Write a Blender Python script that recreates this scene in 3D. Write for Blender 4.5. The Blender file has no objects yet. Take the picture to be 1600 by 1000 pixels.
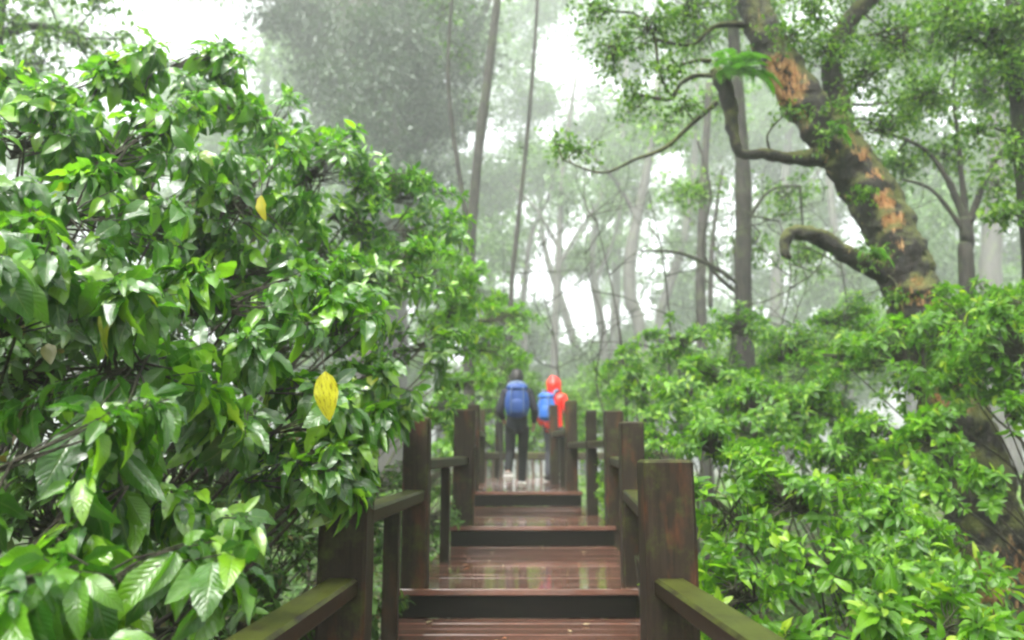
import bpy, math, random
import numpy as np
from mathutils import Vector, Matrix, noise

random.seed(7); rng = np.random.default_rng(7)
R = math.radians
scene = bpy.context.scene
COL = scene.collection

# ------------------------------------------------------------------ camera
F = 1200.0; PITCH = math.atan(205 / F); CZ = 1.6
cam_d = bpy.data.cameras.new('camera'); cam = bpy.data.objects.new('camera', cam_d); COL.objects.link(cam)
cam_d.sensor_width = 36; cam_d.lens = 36 * F / 1600
cam_d.clip_start = 0.05; cam_d.clip_end = 600
cam.location = (0, 0, CZ); cam.rotation_euler = (math.pi / 2 + PITCH, 0, 0)
cam_d.dof.use_dof = True; cam_d.dof.focus_distance = 2.9; cam_d.dof.aperture_fstop = 1.8
scene.camera = cam

# ------------------------------------------------------------------ sky, sun, exposure
SUN_EL, SUN_AZ = R(58), R(200)
w = bpy.data.worlds.new('World'); scene.world = w; w.use_nodes = True
nt = w.node_tree; nt.nodes.clear()
sky = nt.nodes.new('ShaderNodeTexSky'); sky.sky_type = 'NISHITA'; sky.sun_disc = False
sky.sun_elevation = SUN_EL; sky.sun_rotation = SUN_AZ; sky.dust_density = 6; sky.air_density = 1.0; sky.ozone_density = 1
hs = nt.nodes.new('ShaderNodeHueSaturation'); hs.inputs['Saturation'].default_value = 0.16
bg = nt.nodes.new('ShaderNodeBackground'); bg.inputs['Strength'].default_value = 0.15
wo = nt.nodes.new('ShaderNodeOutputWorld')
nt.links.new(sky.outputs[0], hs.inputs['Color']); nt.links.new(hs.outputs[0], bg.inputs[0]); nt.links.new(bg.outputs[0], wo.inputs[0])
sun_d = bpy.data.lights.new('sun', 'SUN'); sun_d.energy = 1.5; sun_d.angle = R(25); sun_d.color = (1, .97, .92)
sun = bpy.data.objects.new('sun', sun_d); COL.objects.link(sun)
sun.rotation_euler = (R(90) - SUN_EL, 0, math.pi - SUN_AZ + 0)
scene.view_settings.view_transform = 'Standard'; scene.view_settings.look = 'None'
scene.view_settings.exposure = 2.62; scene.view_settings.gamma = 1
scene.cycles.max_bounces = 8; scene.cycles.diffuse_bounces = 4; scene.cycles.glossy_bounces = 2
scene.cycles.transmission_bounces = 5; scene.cycles.volume_bounces = 1; scene.cycles.transparent_max_bounces = 4
scene.cycles.filter_width = 2.4; scene.cycles.use_denoising = True
scene.cycles.sample_clamp_indirect = 6
HAZE = 0.0043

# ------------------------------------------------------------------ helpers
_c, _s = math.cos(PITCH), math.sin(PITCH)
def P(px, py, D):
    """real point at ground distance D in front of the camera, seen in direction px, py"""
    u = (px - 800) / F; v = (500 - py) / F
    dy = _c - v * _s; dz = _s + v * _c
    return Vector((u / dy * D, D, CZ + dz / dy * D))

def put(o, parent=None):
    COL.objects.link(o)
    if parent: o.parent = parent
    return o
def tag(o, label=None, cat=None, group=None, kind=None):
    if label: o['label'] = label
    if cat: o['category'] = cat
    if group: o['group'] = group
    if kind: o['kind'] = kind
    return o
def empty(name, loc, rz=0.0):
    o = bpy.data.objects.new(name, None); o.location = loc; o.rotation_euler = (0, 0, rz); o.empty_display_size = .1
    COL.objects.link(o); return o

class MB:
    """collects verts/faces"""
    def __init__(s): s.v = []; s.f = []; s.a = []
    def add(s, v, f, a=None):
        n = len(s.v); s.v += [tuple(p) for p in v]; s.f += [tuple(i + n for i in q) for q in f]
        s.a += (list(a) if a is not None else [0.0] * len(v))
    def box(s, c, d, rot=None, bev=0.0):
        hx, hy, hz = d[0] / 2, d[1] / 2, d[2] / 2; b = min(bev, hx * .9, hy * .9, hz * .9)
        vs = []
        for z, q in ((-hz, b), (-hz + b, 0), (hz - b, 0), (hz, b)) if b > 0 else ((-hz, 0), (hz, 0)):
            X, Y = hx - q, hy - q
            if b > 0:
                vs += [(X, Y - b + q * 0, z), (X - b, Y, z), (-X + b, Y, z), (-X, Y - b, z), (-X, -Y + b, z), (-X + b, -Y, z), (X - b, -Y, z), (X, -Y + b, z)]
            else: vs += [(X, Y, z), (-X, Y, z), (-X, -Y, z), (X, -Y, z)]
        n = 8 if b > 0 else 4; L = len(vs) // n; fs = []
        for l in range(L - 1):
            for i in range(n):
                j = (i + 1) % n; fs.append((l * n + i, l * n + j, (l + 1) * n + j, (l + 1) * n + i))
        fs.append(tuple(reversed(range(n)))); fs.append(tuple(range((L - 1) * n, L * n)))
        M = rot if rot is not None else Matrix.Identity(3)
        s.add([M @ Vector(p) + Vector(c) for p in vs], fs)
    def tube(s, pts, rad, n=8, sub=4, amp=0.0, freq=2.0, cap=True):
        pts = [Vector(p) for p in pts]; P_, R_ = [], []
        for i in range(len(pts) - 1):
            p0 = pts[max(i - 1, 0)]; p1 = pts[i]; p2 = pts[i + 1]; p3 = pts[min(i + 2, len(pts) - 1)]
            for k in range(sub):
                t = k / sub
                P_.append(0.5 * ((2 * p1) + (p2 - p0) * t + (2 * p0 - 5 * p1 + 4 * p2 - p3) * t * t + (3 * p1 - p0 - 3 * p2 + p3) * t ** 3))
                R_.append(rad[i] * (1 - t) + rad[i + 1] * t)
        P_.append(pts[-1]); R_.append(rad[-1])
        vs, fs = [], []; up = Vector((.31, .2, .93)); prev = None
        for i, p in enumerate(P_):
            d = (P_[min(i + 1, len(P_) - 1)] - P_[max(i - 1, 0)]).normalized()
            if prev is None:
                x = d.cross(up)
                if x.length < .1: x = d.cross(Vector((1, 0, 0)))
            else: x = prev - d * prev.dot(d)
            x.normalize(); y = d.cross(x); prev = x
            for k in range(n):
                a = 2 * math.pi * k / n; o = x * math.cos(a) + y * math.sin(a); r = R_[i]
                if amp: r *= 1 + amp * noise.fractal((p + o * r) * freq, .9, 2.1, 5)
                vs.append(p + o * r)
        for i in range(len(P_) - 1):
            for k in range(n):
                j = (k + 1) % n; fs.append((i * n + k, i * n + j, (i + 1) * n + j, (i + 1) * n + k))
        if cap: fs.append(tuple(reversed(range(n)))); fs.append(tuple(range((len(P_) - 1) * n, len(P_) * n)))
        s.add(vs, fs); return P_, R_
    def build(s, name, mat, parent=None, smooth=True, loc=None):
        me = bpy.data.meshes.new(name); me.from_pydata(s.v, [], s.f); me.materials.append(mat)
        if smooth: me.polygons.foreach_set('use_smooth', [True] * len(me.polygons))
        if any(s.a):
            at = me.attributes.new('patch', 'FLOAT', 'POINT'); at.data.foreach_set('value', s.a)
        me.update(); return put(bpy.data.objects.new(name, me), parent)

def np_mesh(name, V, Fq, mat, parent=None, rnd=None, luv=None, mat2=None, n1=0):
    me = bpy.data.meshes.new(name); nV, nF = len(V), len(Fq)
    me.vertices.add(nV); me.vertices.foreach_set('co', np.ascontiguousarray(V, dtype=np.float32).ravel())
    me.loops.add(nF * 4); me.loops.foreach_set('vertex_index', np.ascontiguousarray(Fq, dtype=np.int32).ravel())
    me.polygons.add(nF); me.polygons.foreach_set('loop_start', np.arange(0, nF * 4, 4, dtype=np.int32))
    me.polygons.foreach_set('use_smooth', np.ones(nF, dtype=bool))
    me.update(calc_edges=True)
    if rnd is not None:
        a = me.attributes.new('rnd', 'FLOAT', 'POINT'); a.data.foreach_set('value', rnd.astype(np.float32))
    if luv is not None:
        a = me.attributes.new('luv', 'FLOAT_VECTOR', 'POINT'); a.data.foreach_set('vector', np.ascontiguousarray(luv, dtype=np.float32).ravel())
    me.materials.append(mat)
    if mat2:
        me.materials.append(mat2); mi = np.zeros(nF, dtype=np.int32); mi[n1:] = 1; me.polygons.foreach_set('material_index', mi)
    return put(bpy.data.objects.new(name, me), parent)

def nrm(a): return a / np.maximum(np.linalg.norm(a, axis=-1, keepdims=True), 1e-9)

def leaf_template(nl, nw, width, droop, fold, wav=0.0):
    vs, uv, fs = [], [], []
    for i in range(nl + 1):
        t = i / nl
        wd = width * (math.sin(math.pi * min(1, t ** .85)) ** .8 if 0 < t < 1 else 0.0) * (1 - .25 * t) + (.008)
        if t == 1: wd = .004
        for j in range(nw + 1):
            u = -1 + 2 * j / nw
            vs.append((u * wd / 2 * 1.0, t - .25 * droop * t * t, fold * abs(u) * wd - droop * t * t * .8 + wav * math.sin(t * 14 + u) * wd * abs(u)))
            uv.append((u, t, 0))
    for i in range(nl):
        for j in range(nw):
            a = i * (nw + 1) + j; fs.append((a, a + 1, a + nw + 2, a + nw + 1))
    return np.array(vs), np.array(uv), np.array(fs)
T_BIG = [leaf_template(7, 4, .50, .5, .12, .08), leaf_template(7, 4, .42, .3, .2, .12), leaf_template(7, 4, .54, .75, .08, .1), leaf_template(7, 4, .46, .15, .28, .16), leaf_template(7, 4, .36, .6, .35, .1), leaf_template(7, 4, .52, .4, .02, .2)]
T_MID = [leaf_template(4, 2, .42, .3, .2), leaf_template(4, 2, .36, .5, .25), leaf_template(4, 2, .5, .1, .2)]
T_SML = [leaf_template(2, 2, .5, .3, .25), leaf_template(2, 2, .6, .1, .3)]

def leaves(name, pos, d, n, L, tmpl, mat, parent, rnd=None, wood=None):
    """one mesh of leaves: base points, tip directions, face normals, lengths"""
    N = len(pos); d = nrm(d); s = nrm(np.cross(d, n)); n = np.cross(s, d)
    if rnd is None: rnd = rng.random(N)
    pick = rng.integers(0, len(tmpl), N); VV, FF, RR, UU = [], [], [], []; off = 0
    for k, (tv, tu, tf) in enumerate(tmpl):
        m = pick == k; c = int(m.sum())
        if not c: continue
        W = (.85 + .35 * rng.random(c))[:, None, None]
        v = pos[m][:, None, :] + L[m][:, None, None] * (s[m][:, None, :] * tv[None, :, 0:1] * W + d[m][:, None, :] * tv[None, :, 1:2] + n[m][:, None, :] * tv[None, :, 2:3])
        f = tf[None] + (np.arange(c) * len(tv))[:, None, None] + off
        VV.append(v.reshape(-1, 3)); FF.append(f.reshape(-1, 4)); off += c * len(tv)
        RR.append(np.repeat(rnd[m], len(tv))); UU.append(np.tile(tu, (c, 1)))
    if wood is not None:
        wv, wf, wm = wood; nf = sum(len(q) for q in FF)
        return np_mesh(name, np.concatenate(VV + [wv]), np.concatenate(FF + [wf + off]), mat, parent, np.concatenate(RR + [np.zeros(len(wv))]), np.concatenate(UU + [np.zeros((len(wv), 3))]), wm, nf)
    return np_mesh(name, np.concatenate(VV), np.concatenate(FF), mat, parent, np.concatenate(RR), np.concatenate(UU))

def sticks(A, B, ra, rb, mat):
    N = len(A); d = nrm(B - A); ref = np.tile(np.array([.3, .5, .8]), (N, 1)); x = nrm(np.cross(d, ref)); y = np.cross(d, x)
    mid = (A + B) / 2 + (rng.random((N, 3)) - .5) * np.linalg.norm(B - A, axis=1)[:, None] * .16
    V = []
    for (c, r) in ((A, ra), (mid, (ra + rb) / 2), (B, rb)):
        for k in range(4):
            a = math.pi / 2 * k
            V.append(c + (x * math.cos(a) + y * math.sin(a)) * r)
    V = np.stack(V, 1).reshape(-1, 3)
    q = [(l * 4 + k, l * 4 + (k + 1) % 4, l * 4 + 4 + (k + 1) % 4, l * 4 + 4 + k) for l in (0, 1) for k in range(4)]
    Fq = np.array(q)[None] + (np.arange(N) * 12)[:, None, None]
    return V, Fq.reshape(-1, 4), mat

# ------------------------------------------------------------------ materials
def mat(name):
    m = bpy.data.materials.new(name); m.use_nodes = True; t = m.node_tree; t.nodes.clear()
    out = t.nodes.new('ShaderNodeOutputMaterial'); return m, t, out
def N(t, typ, **kw):
    n = t.nodes.new(typ)
    for k, v in kw.items():
        if k in n.inputs.keys(): n.inputs[k].default_value = v
        else: setattr(n, k, v)
    return n
def ramp(t, fac, stops, interp='LINEAR'):
    r = t.nodes.new('ShaderNodeValToRGB'); r.color_ramp.interpolation = interp; e = r.color_ramp.elements
    while len(e) < len(stops): e.new(.5)
    for i, (p, c) in enumerate(stops):
        e[i].position = p; e[i].color = (c if isinstance(c, tuple) else (c, c, c)) + (1,) if not (isinstance(c, tuple) and len(c) == 4) else c
    t.links.new(fac, r.inputs[0]); return r
def mixc(t, fac, a, b, mode='MIX'):
    m = t.nodes.new('ShaderNodeMix'); m.data_type = 'RGBA'; m.blend_type = mode
    for s, v in ((0, fac), (6, a), (7, b)):
        if isinstance(v, (int, float)): m.inputs[s].default_value = v
        elif isinstance(v, tuple): m.inputs[s].default_value = v + (1,)
        else: t.links.new(v, m.inputs[s])
    return m.outputs[2]
def mth(t, op, a, b=None, c=None):
    m = t.nodes.new('ShaderNodeMath'); m.operation = op
    for i, v in enumerate((a, b, c)):
        if v is None: continue
        if isinstance(v, (int, float)): m.inputs[i].default_value = v
        else: t.links.new(v, m.inputs[i])
    return m.outputs[0]

def leaf_mat(name, cols, rough=.3, trans=.35, vein=False, spec=.5, coat=0.0):
    m, t, out = mat(name)
    at = N(t, 'ShaderNodeAttribute', attribute_name='rnd')
    rp = ramp(t, at.outputs['Fac'], cols)
    col = rp.outputs[0]
    geo = N(t, 'ShaderNodeNewGeometry')
    ns = N(t, 'ShaderNodeTexNoise', Scale=6.0, Detail=3.0); t.links.new(geo.outputs['Position'], ns.inputs['Vector'])
    col = mixc(t, .35, col, ramp(t, ns.outputs[0], [(.3, .55), (.7, 1.45)]).outputs[0], 'MULTIPLY')
    bs = N(t, 'ShaderNodeBsdfPrincipled', Roughness=rough)
    bs.inputs['Specular IOR Level'].default_value = spec; bs.inputs['Coat Weight'].default_value = coat; bs.inputs['Coat Roughness'].default_value = .12
    tr = N(t, 'ShaderNodeBsdfTranslucent')
    if vein:
        uv = N(t, 'ShaderNodeAttribute', attribute_name='luv'); sp = N(t, 'ShaderNodeSeparateXYZ'); t.links.new(uv.outputs['Vector'], sp.inputs[0])
        au = mth(t, 'ABSOLUTE', sp.outputs[0])
        mid = mth(t, 'SMOOTH_MIN', mth(t, 'MULTIPLY', au, 9.0), 1.0, .1)
        ph = mth(t, 'MULTIPLY', mth(t, 'SUBTRACT', sp.outputs[1], mth(t, 'MULTIPLY', au, .2)), 70.0)
        wv = mth(t, 'MULTIPLY', mth(t, 'ADD', mth(t, 'SINE', ph), 1.0), .5)
        wv = mth(t, 'POWER', wv, .5)
        h = mth(t, 'MULTIPLY', mid, mth(t, 'ADD', mth(t, 'MULTIPLY', wv, .6), .4))
        col = mixc(t, mth(t, 'MULTIPLY', mth(t, 'SUBTRACT', 1.0, mid), .5), col, (.16, .27, .06))
        bp = N(t, 'ShaderNodeBump', Strength=.5, Distance=.004); t.links.new(h, bp.inputs['Height'])
        t.links.new(bp.outputs[0], bs.inputs['Normal'])
    if vein:   # blemishes
        sn = N(t, 'ShaderNodeTexNoise', Scale=60.0, Detail=2.0); t.links.new(geo.outputs['Position'], sn.inputs['Vector'])
        col = mixc(t, ramp(t, sn.outputs[0], [(.70, 0.0), (.75, .8)]).outputs[0], col, (.05, .04, .012))
    t.links.new(col, bs.inputs['Base Color'])
    tc = mixc(t, 1.0, col, (1.5, 1.7, .7), 'MULTIPLY'); t.links.new(tc, tr.inputs[0])
    mx = N(t, 'ShaderNodeMixShader'); mx.inputs[0].default_value = trans
    t.links.new(bs.outputs[0], mx.inputs[1]); t.links.new(tr.outputs[0], mx.inputs[2]); t.links.new(mx.outputs[0], out.inputs[0])
    return m

def bark_mat(name, c1, c2, moss=(.05, .075, .015), moss_amt=.5, scale=6.0, rough=.75, patch=None, stretch=.25):
    m, t, out = mat(name)
    tc = N(t, 'ShaderNodeTexCoord'); mp = N(t, 'ShaderNodeMapping'); mp.inputs['Scale'].default_value = (1, 1, stretch)
    t.links.new(tc.outputs['Object'], mp.inputs[0])
    n1 = N(t, 'ShaderNodeTexNoise', Scale=scale * 3, Detail=8.0, Roughness=.7); t.links.new(mp.outputs[0], n1.inputs[0])
    n2 = N(t, 'ShaderNodeTexNoise', Scale=scale * .55, Detail=6.0, Roughness=.65); t.links.new(tc.outputs['Object'], n2.inputs[0])
    col = ramp(t, n1.outputs[0], [(.38, c1), (.64, c2)]).outputs[0]
    if patch:
        at = N(t, 'ShaderNodeAttribute', attribute_name='patch')
        pc = ramp(t, n1.outputs[0], [(.25, (.16, .04, .012)), (.5, patch), (.75, (.58, .40, .2))]).outputs[0]
        f = mth(t, 'ADD', at.outputs['Fac'], mth(t, 'ADD', mth(t, 'MULTIPLY', mth(t, 'SUBTRACT', n2.outputs[0], .5), 2.0), mth(t, 'MULTIPLY', mth(t, 'SUBTRACT', n1.outputs[0], .5), 2.2)))
        f = ramp(t, f, [(.36, 0.0), (.62, 1.0)]).outputs[0]
        col = mixc(t, f, col, pc)
    geo = N(t, 'ShaderNodeNewGeometry'); sp = N(t, 'ShaderNodeSeparateXYZ'); t.links.new(geo.outputs['Normal'], sp.inputs[0])
    f = mth(t, 'ADD', mth(t, 'MULTIPLY', sp.outputs[2], .25), n2.outputs[0])
    f = ramp(t, f, [(.62 - .2 * moss_amt, 0.0), (.8 - .2 * moss_amt, 1.0)]).outputs[0]
    f = mth(t, 'MULTIPLY', f, min(1, moss_amt * 1.6))
    n3 = N(t, 'ShaderNodeTexNoise', Scale=40.0, Detail=3.0); t.links.new(tc.outputs['Object'], n3.inputs[0])
    mc = mixc(t, n3.outputs[0], tuple(x * .4 for x in moss), tuple(x * 1.7 for x in moss))
    col = mixc(t, f, col, mc)
    bs = N(t, 'ShaderNodeBsdfPrincipled', Roughness=rough); t.links.new(col, bs.inputs['Base Color'])
    bp = N(t, 'ShaderNodeBump', Strength=1.0, Distance=.05); t.links.new(mixc(t, .5, n1.outputs[0], n3.outputs[0]), bp.inputs['Height']); t.links.new(bp.outputs[0], bs.inputs['Normal'])
    t.links.new(bs.outputs[0], out.inputs[0]); return m

def wood_mat(name, dark, red, moss, rough=.5, moss_side=.0, axis=2, wet=0.0, rust=.55, mossy=1.0, bump=.45):
    """old wet timber: grain along axis, rust-red patches, moss on what faces up"""
    m, t, out = mat(name)
    tc = N(t, 'ShaderNodeTexCoord'); mp = N(t, 'ShaderNodeMapping'); s = [14, 14, 14]; s[axis] = .8; mp.inputs['Scale'].default_value = s
    t.links.new(tc.outputs['Object'], mp.inputs[0])
    gr = N(t, 'ShaderNodeTexNoise', Scale=4.0, Detail=7.0, Roughness=.7); t.links.new(mp.outputs[0], gr.inputs[0])
    mp2 = N(t, 'ShaderNodeMapping'); s2 = [5, 5, 5]; s2[axis] = 1.6; mp2.inputs['Scale'].default_value = s2; t.links.new(tc.outputs['Object'], mp2.inputs[0])
    bl = N(t, 'ShaderNodeTexNoise', Scale=1.3, Detail=6.0, Roughness=.65); t.links.new(mp2.outputs[0], bl.inputs[0])
    col = mixc(t, ramp(t, gr.outputs[0], [(.3, 0.0), (.7, 1.0)]).outputs[0], tuple(x * .5 for x in dark), tuple(x * 1.6 for x in dark))
    col = mixc(t, ramp(t, bl.outputs[0], [(rust, 0.0), (rust + .12, .9)]).outputs[0], col, red)
    mn = N(t, 'ShaderNodeTexNoise', Scale=7.0, Detail=8.0, Roughness=.75); t.links.new(tc.outputs['Object'], mn.inputs[0])
    geo = N(t, 'ShaderNodeNewGeometry'); sp = N(t, 'ShaderNodeSeparateXYZ'); t.links.new(geo.outputs['Normal'], sp.inputs[0])
    up = mth(t, 'MAXIMUM', sp.outputs[2], moss_side)
    f = ramp(t, mth(t, 'ADD', mth(t, 'MULTIPLY', up, .32), mth(t, 'MULTIPLY', mn.outputs[0], .95)), [(.62, 0.0), (.82, 1.0)]).outputs[0]
    f = mth(t, 'MULTIPLY', f, mossy)
    col = mixc(t, f, col, moss)
    bs = N(t, 'ShaderNodeBsdfPrincipled', Roughness=rough); t.links.new(col, bs.inputs['Base Color'])
    bs.inputs['Specular IOR Level'].default_value = .2
    if wet:
        bs.inputs['Specular IOR Level'].default_value = .5
        rr = ramp(t, mn.outputs[0], [(.4, .05), (.6, .05 + wet)]).outputs[0]; t.links.new(rr, bs.inputs['Roughness'])
        bs.inputs['Coat Weight'].default_value = 1; bs.inputs['Coat Roughness'].default_value = .06
    bp = N(t, 'ShaderNodeBump', Strength=bump, Distance=.006); t.links.new(mixc(t, .5, gr.outputs[0], mn.outputs[0]), bp.inputs['Height']); t.links.new(bp.outputs[0], bs.inputs['Normal'])
    t.links.new(bs.outputs[0], out.inputs[0]); return m

def plain(name, c, rough=.6, var=.25, scale=20.0, bump=.2):
    m, t, out = mat(name); tc = N(t, 'ShaderNodeTexCoord')
    n = N(t, 'ShaderNodeTexNoise', Scale=scale, Detail=5.0); t.links.new(tc.outputs['Object'], n.inputs[0])
    col = mixc(t, n.outputs[0], tuple(x * (1 - var) for x in c), tuple(min(1, x * (1 + var)) for x in c))
    bs = N(t, 'ShaderNodeBsdfPrincipled', Roughness=rough); t.links.new(col, bs.inputs['Base Color'])
    bp = N(t, 'ShaderNodeBump', Strength=bump, Distance=.01); t.links.new(n.outputs[0], bp.inputs['Height']); t.links.new(bp.outputs[0], bs.inputs['Normal'])
    t.links.new(bs.outputs[0], out.inputs[0]); return m

M = {}
M['big_leaf'] = leaf_mat('broad_leaf', [(0, (.026, .095, .012)), (.45, (.062, .18, .018)), (.8, (.13, .30, .020)), (.97, (.22, .42, .022)), (.99, (.20, .40, .025)), (1, (.32, .38, .03))], .2, .42, True, .8, .8)
M['shrub_leaf'] = leaf_mat('shrub_leaf', [(0, (.040, .13, .008)), (.5, (.095, .245, .012)), (.88, (.18, .38, .018)), (1, (.30, .46, .03))], .26, .42, True, .6, .35)
M['fresh_leaf'] = leaf_mat('fresh_leaf', [(0, (.05, .15, .010)), (.5, (.10, .25, .014)), (.88, (.17, .37, .022)), (1, (.34, .46, .03))], .3, .45, True, .5, .25)
M['tree_leaf'] = leaf_mat('tree_leaf', [(0, (.035, .095, .012)), (.6, (.085, .19, .02)), (1, (.18, .31, .03))], .4, .45)
M['far_leaf'] = leaf_mat('far_tree_leaf', [(0, (.03, .07, .02)), (.6, (.06, .125, .028)), (1, (.11, .20, .035))], .5, .35)
M['dark_leaf'] = leaf_mat('dark_tree_leaf', [(0, (.016, .032, .016)), (.6, (.024, .046, .022)), (1, (.034, .062, .026))], .5, .25)  # darker leaf colour of the huge misty tree
M['fern'] = leaf_mat('fern_leaf', [(0, (.06, .17, .02)), (1, (.13, .33, .03))], .4, .4)
M['yellow_leaf'] = leaf_mat('yellow_leaf', [(0, (.40, .38, .03)), (1, (.45, .40, .03))], .3, .3, True, .5, .3)
M['orange_leaf'] = leaf_mat('orange_leaf', [(0, (.45, .14, .03)), (1, (.5, .2, .04))], .3, .1)
M['pale_leaf'] = leaf_mat('pale_leaf', [(0, (.4, .36, .2)), (1, (.5, .42, .25))], .3, .1)
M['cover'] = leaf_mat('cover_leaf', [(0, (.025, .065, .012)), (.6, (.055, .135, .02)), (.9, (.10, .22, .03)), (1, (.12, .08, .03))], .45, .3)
M['twig'] = bark_mat('twig_bark', (.015, .012, .008), (.06, .045, .03), moss_amt=.35, scale=12)
M['bark'] = bark_mat('dark_bark', (.006, .005, .004), (.035, .028, .021), moss_amt=.45, scale=5)
M['mist_bark'] = bark_mat('grey_bark', (.018, .016, .014), (.06, .054, .045), moss_amt=.4, scale=4)
M['patch_bark'] = bark_mat('peeling_bark', (.0015, .001, .001), (.022, .014, .009), moss=(.075, .085, .010), moss_amt=.8, scale=6.5, patch=(.40, .17, .055), rough=.6)
M['post'] = wood_mat('post_timber', (.018, .012, .0075), (.075, .028, .012), (.045, .056, .010), .6, .4, rust=.54)
M['thin'] = wood_mat('baluster_timber', (.012, .009, .005), (.032, .015, .007), (.035, .045, .012), .5, .3)
M['rail'] = wood_mat('rail_timber', (.014, .009, .005), (.035, .016, .008), (.055, .065, .012), .35, .0, 1)
M['xrail'] = wood_mat('cross_rail_timber', (.04, .03, .02), (.06, .04, .02), (.11, .15, .02), .5, .35, 0)
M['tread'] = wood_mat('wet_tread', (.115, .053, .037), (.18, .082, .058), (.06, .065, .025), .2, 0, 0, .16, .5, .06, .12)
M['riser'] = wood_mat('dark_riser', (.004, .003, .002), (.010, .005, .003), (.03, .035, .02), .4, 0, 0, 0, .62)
M['stringer'] = wood_mat('stringer_timber', (.03, .024, .02), (.05, .025, .02), (.05, .06, .02), .5, .2, 1)

# ------------------------------------------------------------------ ground
def gz(x, y):
    base = -1.55 + CZ - 1.6 + 1.15 * (1 / (1 + math.exp(-(y - 6) / 2.6))) - .25
    side = .25 * math.exp(-((abs(x) - 4) / 3) ** 2) if abs(x) > 1.5 else 0
    far = -.018 * max(0, y - 18) + .06 * max(0, abs(x) - 8) * (1 if x < 0 else .5)
    return base + side + min(far, 6) + .18 * noise.noise(Vector((x * .35, y * .35, 3)))
GZ0 = -1.0
def ground_z(x, y): return gz(x, y) + .35
xs = np.concatenate([np.linspace(-125, -12, 20), np.linspace(-11, 11, 56), np.linspace(12, 125, 20)])
ys = np.concatenate([np.linspace(-38, -1, 14), np.linspace(-.6, 26, 66), np.linspace(28, 150, 24)])
V = np.array([[x, y, ground_z(x, y)] for y in ys for x in xs]); nx = len(xs)
Fq = np.array([(j * nx + i, j * nx + i + 1, (j + 1) * nx + i + 1, (j + 1) * nx + i) for j in range(len(ys) - 1) for i in range(nx - 1)])
m, t, out = mat('forest_floor'); tc = N(t, 'ShaderNodeTexCoord')
n1 = N(t, 'ShaderNodeTexNoise', Scale=1.2, Detail=8.0); n2 = N(t, 'ShaderNodeTexNoise', Scale=14.0, Detail=8.0, Roughness=.7)
for n in (n1, n2): t.links.new(tc.outputs['Object'], n.inputs[0])
col = mixc(t, ramp(t, n2.outputs[0], [(.35, 0.0), (.65, 1.0)]).outputs[0], (.018, .013, .008), (.085, .055, .03))
col = mixc(t, ramp(t, n1.outputs[0], [(.42, 0.0), (.6, .8)]).outputs[0], col, (.035, .06, .015))
bs = N(t, 'ShaderNodeBsdfPrincipled', Roughness=.8); t.links.new(col, bs.inputs['Base Color'])
bp = N(t, 'ShaderNodeBump', Strength=1.0, Distance=.06); t.links.new(n2.outputs[0], bp.inputs['Height']); t.links.new(bp.outputs[0], bs.inputs['Normal'])
t.links.new(bs.outputs[0], out.inputs[0])
tag(np_mesh('ground', V, Fq, m), kind='structure')

# ------------------------------------------------------------------ boardwalk stairs
# (name of level, y of its riser, centre x of its front edge, z of its top)
zB = P(800, 920, 5.15).z; zC = P(800, 822, 7.4).z; zP = P(800, 768, 10).z; st = zB - P(800, 822, 7.4).z; st = (zP - zB) / 2
LV = [(-3.2, -.02, zB - 4 * st), (-1.2, -.02, zB - 3 * st), (1.1, -.03, zB - 2 * st), (3.1, -.03, zB - st), (5.15, .03, zB), (7.4, .19, zC), (10.0, .12, zP)]
WID = 1.56; END = 15.2
stairs = empty('wooden_stairs', (0, 0, ground_z(0, 3))); off = Vector(stairs.location)
tag(stairs, 'wet red-brown plank stairs climbing away between the two post railings', 'stairs')
def child(o, par):   # keep world place under a parent that is only moved
    o.parent = par; o.location = Vector(o.location) - Vector(par.location); return o
for i, (y0, cx, z) in enumerate(LV):
    y1 = LV[i + 1][0] if i + 1 < len(LV) else END
    cx1 = LV[i + 1][1] if i + 1 < len(LV) else 0.05
    mb = MB(); npl = max(2, round((y1 - y0 + .0) / .142)); pw = (y1 - y0) / npl
    for k in range(npl):
        f = (k + .5) / npl; c = cx * (1 - f) + cx1 * f
        dz = random.uniform(-.0015, .0015); wj = random.uniform(-.012, .012)
        over = .02 if k == 0 else 0
        mb.box((c + wj, y0 + (k + .5) * pw - over / 2, z - .02 + dz), (WID, pw - .004 + over, .04), Matrix.Rotation(random.uniform(-.002, .002), 3, 'Y'), .004)
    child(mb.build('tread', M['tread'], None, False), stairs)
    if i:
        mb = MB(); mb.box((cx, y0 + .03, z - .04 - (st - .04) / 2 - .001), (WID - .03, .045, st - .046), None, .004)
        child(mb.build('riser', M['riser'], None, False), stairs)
        for (qx, qs) in (((-.12, .03), (.45, .025)) if i % 2 == 0 else ((.38, .03),)):
            pass
for sx in (-1, 1):
    for i, (y0, cx, z) in enumerate(LV):
        y1 = LV[i + 1][0] if i + 1 < len(LV) else END
        cx1 = LV[i + 1][1] if i + 1 < len(LV) else 0.05
        a = Vector((cx + sx * (WID / 2 - .08), y0 + .07, z - .15)); b = Vector((cx1 + sx * (WID / 2 - .08), y1 - .01, z - .15)); d = b - a
        mb = MB(); mb.box((a + b) / 2, (.07, d.length, .19), Matrix.Rotation(-math.atan2(d.x, d.y), 3, 'Z'), .005)
        child(mb.build('stringer', M['stringer'], None, False), stairs)

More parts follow.
